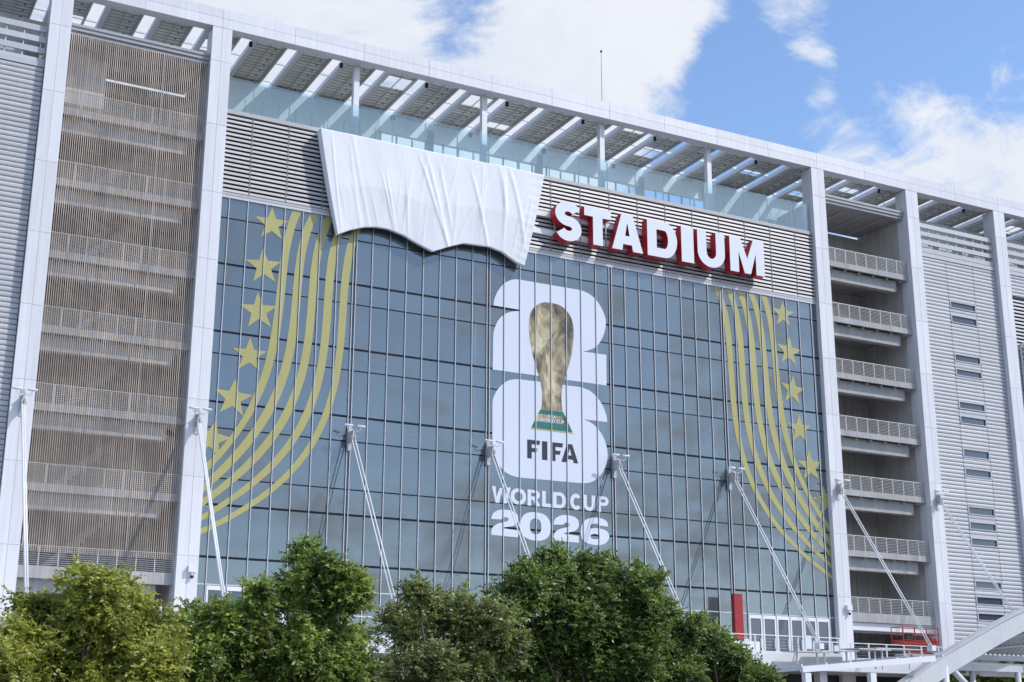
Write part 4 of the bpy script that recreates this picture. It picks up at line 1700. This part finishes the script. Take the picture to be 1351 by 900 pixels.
for (xa, za, xb, zb2, rr) in ((55.9, 0.0, 55.9, 7.45, 0.33), (59.4, 5.0, 56.3, 7.55, 0.25), (70, 0, 70, 12.6, 0.33)):
    MB().tube([(xa, -8.5, za), (xb, -8.5, zb2)], rr, 14).build('support_leg', 'canopy_paint', arc_e, (xa, -8.5, za), smooth=True)
MB().tube([(59.4, -8.5, 0), (59.4, -8.5, 5.1)], 0.3, 12).build('support_leg', 'canopy_paint', arc_e, (59.4, -8.5, 0), smooth=True)
MB().box(56.5, 90, -6.0, -5.6, 7.35, 7.85).build('tie_beam', 'canopy_paint', arc_e, (60, -6, 7.4))
for X in (61.5, 66.5):
    MB().tube([(X, -5.8, 0), (X, -5.8, 7.35)], 0.24, 12).build('support_leg', 'canopy_paint', arc_e, (X, -5.8, 0), smooth=True)

# pergola below the terrace
pe = empty('pergola', (44, -11, 0), 'white steel pergola with flat roof plates in front of the terrace', 'pergola')
p0 = un(1057, 879, Y=-11)
p1 = un(1243, 866, Y=-11)
b_ = MB()
b_.bar((p0[0], -11, p0[2]-0.22), (p1[0]-0.8, -11, p1[2]-0.18), 0.3, 0.42)
b_.bar((p0[0], -8.4, p0[2]-0.1), (p1[0]-0.8, -8.4, p1[2]-0.05), 0.3, 0.42)
b_.build('beam', 'white_steel', pe, (44, -11, 7))
for px in (1064, 1150):
    q = un(px, 890, Y=-11)
    MB().box(q[0]-0.26, q[0]+0.26, -11.2, -10.8, 0, q[2]+0.1).build('post', 'white_steel', pe, (q[0], -11, 0))
for i in range(7):
    t = i/6
    x = p0[0]+(p1[0]-p0[0])*t
    MB().box(x-0.07, x+0.07, -11.1, -8.3, p0[2]+(p1[2]-p0[2])*t-0.06, p0[2]+(p1[2]-p0[2])*t+0.12).build('cross_beam', 'white_steel', pe, (x, -10, 7))
for (xa, xb, ya, yb, z, tl) in ((40.6, 43.6, -10.2, -8.5, 7.95, 0.02), (43.0, 46.4, -10.0, -8.3, 8.06, 0.09), (46.0, 49.0, -10.4, -8.4, 8.30, -0.03), (48.2, 52.6, -9.8, -8.0, 8.42, 0.03)):
    m = MB()
    m._add([(xa, ya, z), (xb, ya, z+tl), (xb, yb, z+tl+0.05), (xa, yb, z+0.05), (xa, ya, z+0.07), (xb, ya, z+tl+0.07), (xb, yb, z+tl+0.12), (xa, yb, z+0.12)],
           [(0, 3, 2, 1), (4, 5, 6, 7), (0, 1, 5, 4), (1, 2, 6, 5), (2, 3, 7, 6), (3, 0, 4, 7)])
    m.build('roof_plate', 'galv', pe, (xa, ya, z))
    for q in (0.2, 0.8):
        MB().box(xa+(xb-xa)*q-0.05, xa+(xb-xa)*q+0.05, -9.4, -9.3, 7.0, z+tl*q).build('stanchion', 'white_steel', pe, (xa, -9.3, 7))


# ------------------------------------------------------------------ trees
def tree(name, label, base, blobs, leafm, leaf=0.12, dens=1.0, seed=1, tilt=0.35):
    """blobs: (px, py, radius px, plane Y)"""
    rg = np.random.default_rng(seed)
    rr = random.Random(seed)
    root = empty(name, base, label, 'tree', 'trees before the stadium')
    bx = Vector(base)
    V, F = [], []
    tw_a, tw_b = [], []
    centers = []
    nleaf = 0
    lumps = []
    for (px, py, r, Y) in blobs:
        c = un(px, py, Y=Y)
        R = r*np.linalg.norm(c-CAM)/FPX
        lumps.append((c, R*0.60, True))
        for q in range(int(6+R*5)):
            e = np.array([rr.gauss(0, 1), rr.gauss(0, 1), rr.gauss(0.25, 0.9)])
            e /= np.linalg.norm(e)
            lumps.append((c+e*R*rr.uniform(0.60, 1.2), R*rr.uniform(0.14, 0.38)+0.05, False))
    for c, R, main in lumps:
        if main:
            centers.append((c, R))
        nt_ = int((130 if main else 430)*dens*R*R + (20 if main else 16))
        d = rg.normal(size=(nt_, 3))
        d /= np.linalg.norm(d, axis=1)[:, None]
        rad = R*(0.25+0.70*rg.random(nt_)**0.5)
        # lumpy surface
        ph = rg.random(3)*6
        lump = 1+0.22*np.sin(5*d[:, 0]+ph[0])*np.sin(4*d[:, 2]+ph[1])+0.12*np.sin(9*d[:, 1]+ph[2])
        st = c + d*(rad*lump)[:, None]*np.array([1, 1, 0.92])
        dirn = d*0.9 + rg.normal(size=(nt_, 3))*0.5 + np.array([0, 0, tilt])
        dirn /= np.linalg.norm(dirn, axis=1)[:, None]
        ln = 0.22+0.36*rg.random(nt_)
        tw_a.append(st)
        tw_b.append((dirn, ln))
    st = np.concatenate(tw_a)
    dirn = np.concatenate([t[0] for t in tw_b])
    ln = np.concatenate([t[1] for t in tw_b])
    keep = st[:, 2] > 1.0
    st, dirn, ln = st[keep], dirn[keep], ln[keep]
    n = len(st)
    K = 15
    t = np.tile(np.linspace(0.1, 1.0, K), (n, 1))
    P = st[:, None, :] + dirn[:, None, :]*(t*ln[:, None])[:, :, None]
    P[:, :, 2] -= 0.10*t*t                                  # droop
    side = np.cross(dirn, np.array([0, 0, 1.0]))
    side /= np.linalg.norm(side, axis=1)[:, None]+1e-6
    sg = np.where(np.arange(K) % 2 == 0, 1.0, -1.0)
    ld = side[:, None, :]*sg[None, :, None]*0.8 + dirn[:, None, :]*0.55 + rg.normal(size=(n, K, 3))*0.38
    ld[:, :, 2] -= 0.15
    ld /= np.linalg.norm(ld, axis=2)[:, :, None]
    up = np.array([0.42, -0.62, 0.62]) + rg.normal(size=(n, K, 3))*0.5
    wv = np.cross(ld, up)
    wv /= np.linalg.norm(wv, axis=2)[:, :, None]+1e-6
    sz = 1.06*leaf*(0.6+0.8*rg.random((n, K)))
    tip = P + ld*sz[:, :, None]
    mid = P + ld*(sz*0.45)[:, :, None]
    w2 = wv*(sz*0.24)[:, :, None]
    Vv = np.stack([P, mid+w2, tip, mid-w2], axis=2).reshape(-1, 3)
    nq = n*K
    org = np.array(base)
    Vv = Vv-org
    me = bpy.data.meshes.new('crown')
    me.vertices.add(nq*4)
    me.vertices.foreach_set('co', Vv.astype(np.float32).ravel())
    me.loops.add(nq*4)
    me.loops.foreach_set('vertex_index', np.arange(nq*4, dtype=np.int32))
    me.polygons.add(nq)
    me.polygons.foreach_set('loop_start', np.arange(nq, dtype=np.int32)*4)
    me.polygons.foreach_set('loop_total', np.full(nq, 4, dtype=np.int32))
    me.update()
    me.validate()
    me.materials.append(MAT[leafm])
    crown = inst('crown', me, base, root)
    tag(crown, kind='stuff')
    # trunk and limbs
    m = MB()
    cz = min(c[2] for c, R in centers)
    fork = Vector((bx.x, bx.y, max(1.8, cz*0.42)))
    m.tube([bx, bx.lerp(fork, 0.5)+Vector((0.06, 0.03, 0)), fork], [0.26, 0.21, 0.18], 9)
    for c, R in centers:
        c = Vector(c)
        mid_ = fork.lerp(c, 0.5)+Vector((rr.uniform(-.25, .25), rr.uniform(-.25, .25), rr.uniform(-0.2, 0.4)))
        m.tube([fork, mid_, c], [0.085, 0.05, 0.02], 7)
        for q in range(7):
            e = c+Vector((rr.gauss(0, 1), rr.gauss(0, 1), rr.gauss(0.3, 0.8))).normalized()*R*rr.uniform(0.7, 0.98)
            m.tube([mid_.lerp(c, rr.uniform(0.4, 1)), c.lerp(e, 0.55)+Vector((rr.gauss(0, .07), rr.gauss(0, .07), .06)), e], [0.022, 0.014, 0.006], 5)
    m.build('trunk', 'bark', root, base, smooth=True)
    return root, nq


def B(lst, Y0, seed, spread=1.3):
    r = random.Random(seed)
    return [(a, b+(26 if seed == 21 else 15)*(1 if Y0 < -20 else 0), c*(0.9 if Y0 < -20 else 1), Y0+r.uniform(-spread, spread)) for a, b, c in lst]


def gbase(px, Y):
    q = un(px, 860, Y=Y)
    return (float(q[0]), float(Y), 0.0)


TREES = [
    ('leafy_tree', 'yellow green feathery tree in front of the wire screened stair bay', 118, -52, 'leaf_yellow', 0.105, 1.5, 21,
     [(112, 785, 42), (152, 775, 36), (70, 802, 40), (192, 808, 34), (45, 850, 48), (120, 835, 62), (178, 850, 50), (20, 895, 50), (95, 900, 62), (160, 905, 50), (205, 860, 30), (215, 830, 20), (40, 790, 22), (130, 762, 22)]),
    ('leafy_tree', 'bright green tree with a tall leafy spire beside the gold stripe films', 370, -49, 'leaf_green', 0.12, 1.15, 22,
     [(408, 722, 17), (418, 742, 22), (455, 752, 26), (392, 772, 28), (440, 780, 34), (470, 772, 18), (350, 792, 28), (310, 815, 36), (262, 815, 32), (258, 850, 36), (310, 865, 55), (385, 835, 50), (440, 830, 38),
      (380, 895, 60), (295, 915, 55), (450, 880, 40), (240, 880, 34), (340, 775, 14)]),
    ('leafy_tree', 'grey olive tree with bare twigs showing, below the white 2026 numerals', 575, -47, 'leaf_olive', 0.11, 0.95, 23,
     [(565, 787, 28), (608, 795, 32), (532, 808, 24), (650, 805, 28), (580, 832, 44), (640, 845, 44), (520, 850, 38), (490, 880, 34), (560, 890, 52), (625, 905, 52), (470, 905, 34), (672, 835, 30), (550, 768, 12)]),
    ('leafy_tree', 'large dark green tree with dense crown, tallest of the trees under the emblem', 775, -45, 'leaf_dark', 0.125, 1.25, 24,
     [(722, 752, 34), (780, 752, 34), (690, 775, 32), (668, 790, 24), (745, 795, 52), (812, 775, 36), (848, 768, 28), (868, 795, 28), (830, 820, 48), (760, 850, 58), (700, 845, 45), (875, 840, 34), (815, 890, 60), (730, 910, 56),
      (690, 895, 44), (880, 890, 36), (735, 728, 16), (800, 738, 16), (842, 745, 14), (690, 738, 12)]),
    ('leafy_tree', 'small dark green tree beside the red pillar and the terrace edge', 945, -45, 'leaf_dark', 0.12, 1.2, 25,
     [(935, 822, 22), (955, 838, 22), (918, 845, 26), (900, 862, 28), (940, 878, 34), (985, 882, 26), (1008, 888, 16), (960, 905, 34), (905, 905, 34), (912, 822, 14), (970, 862, 18)]),
    ('leafy_tree', 'light green tree standing low behind the arched canopy leg', 1228, -3.6, 'leaf_green', 0.16, 0.5, 26,
     [(1215, 892, 14), (1250, 890, 14), (1235, 905, 20), (1275, 898, 12)]),
    ('leafy_tree', 'light green tree standing low under the ribbed canopy roof', 1325, -3.4, 'leaf_green', 0.16, 0.5, 27,
     [(1320, 893, 14), (1345, 892, 14), (1300, 897, 12), (1365, 898, 22)]),
]
TOTAL = 0
for nm, lab, bxp, Y, lm, lf_, dn, sd_, bl in TREES:
    _, nq = tree(nm, lab, gbase(bxp, Y), B(bl, Y, sd_, 1.2 if Y < -20 else 0.5), lm, lf_, dn, sd_)
    TOTAL += nq
print('leaves', TOTAL, 'objects', len(bpy.data.objects))
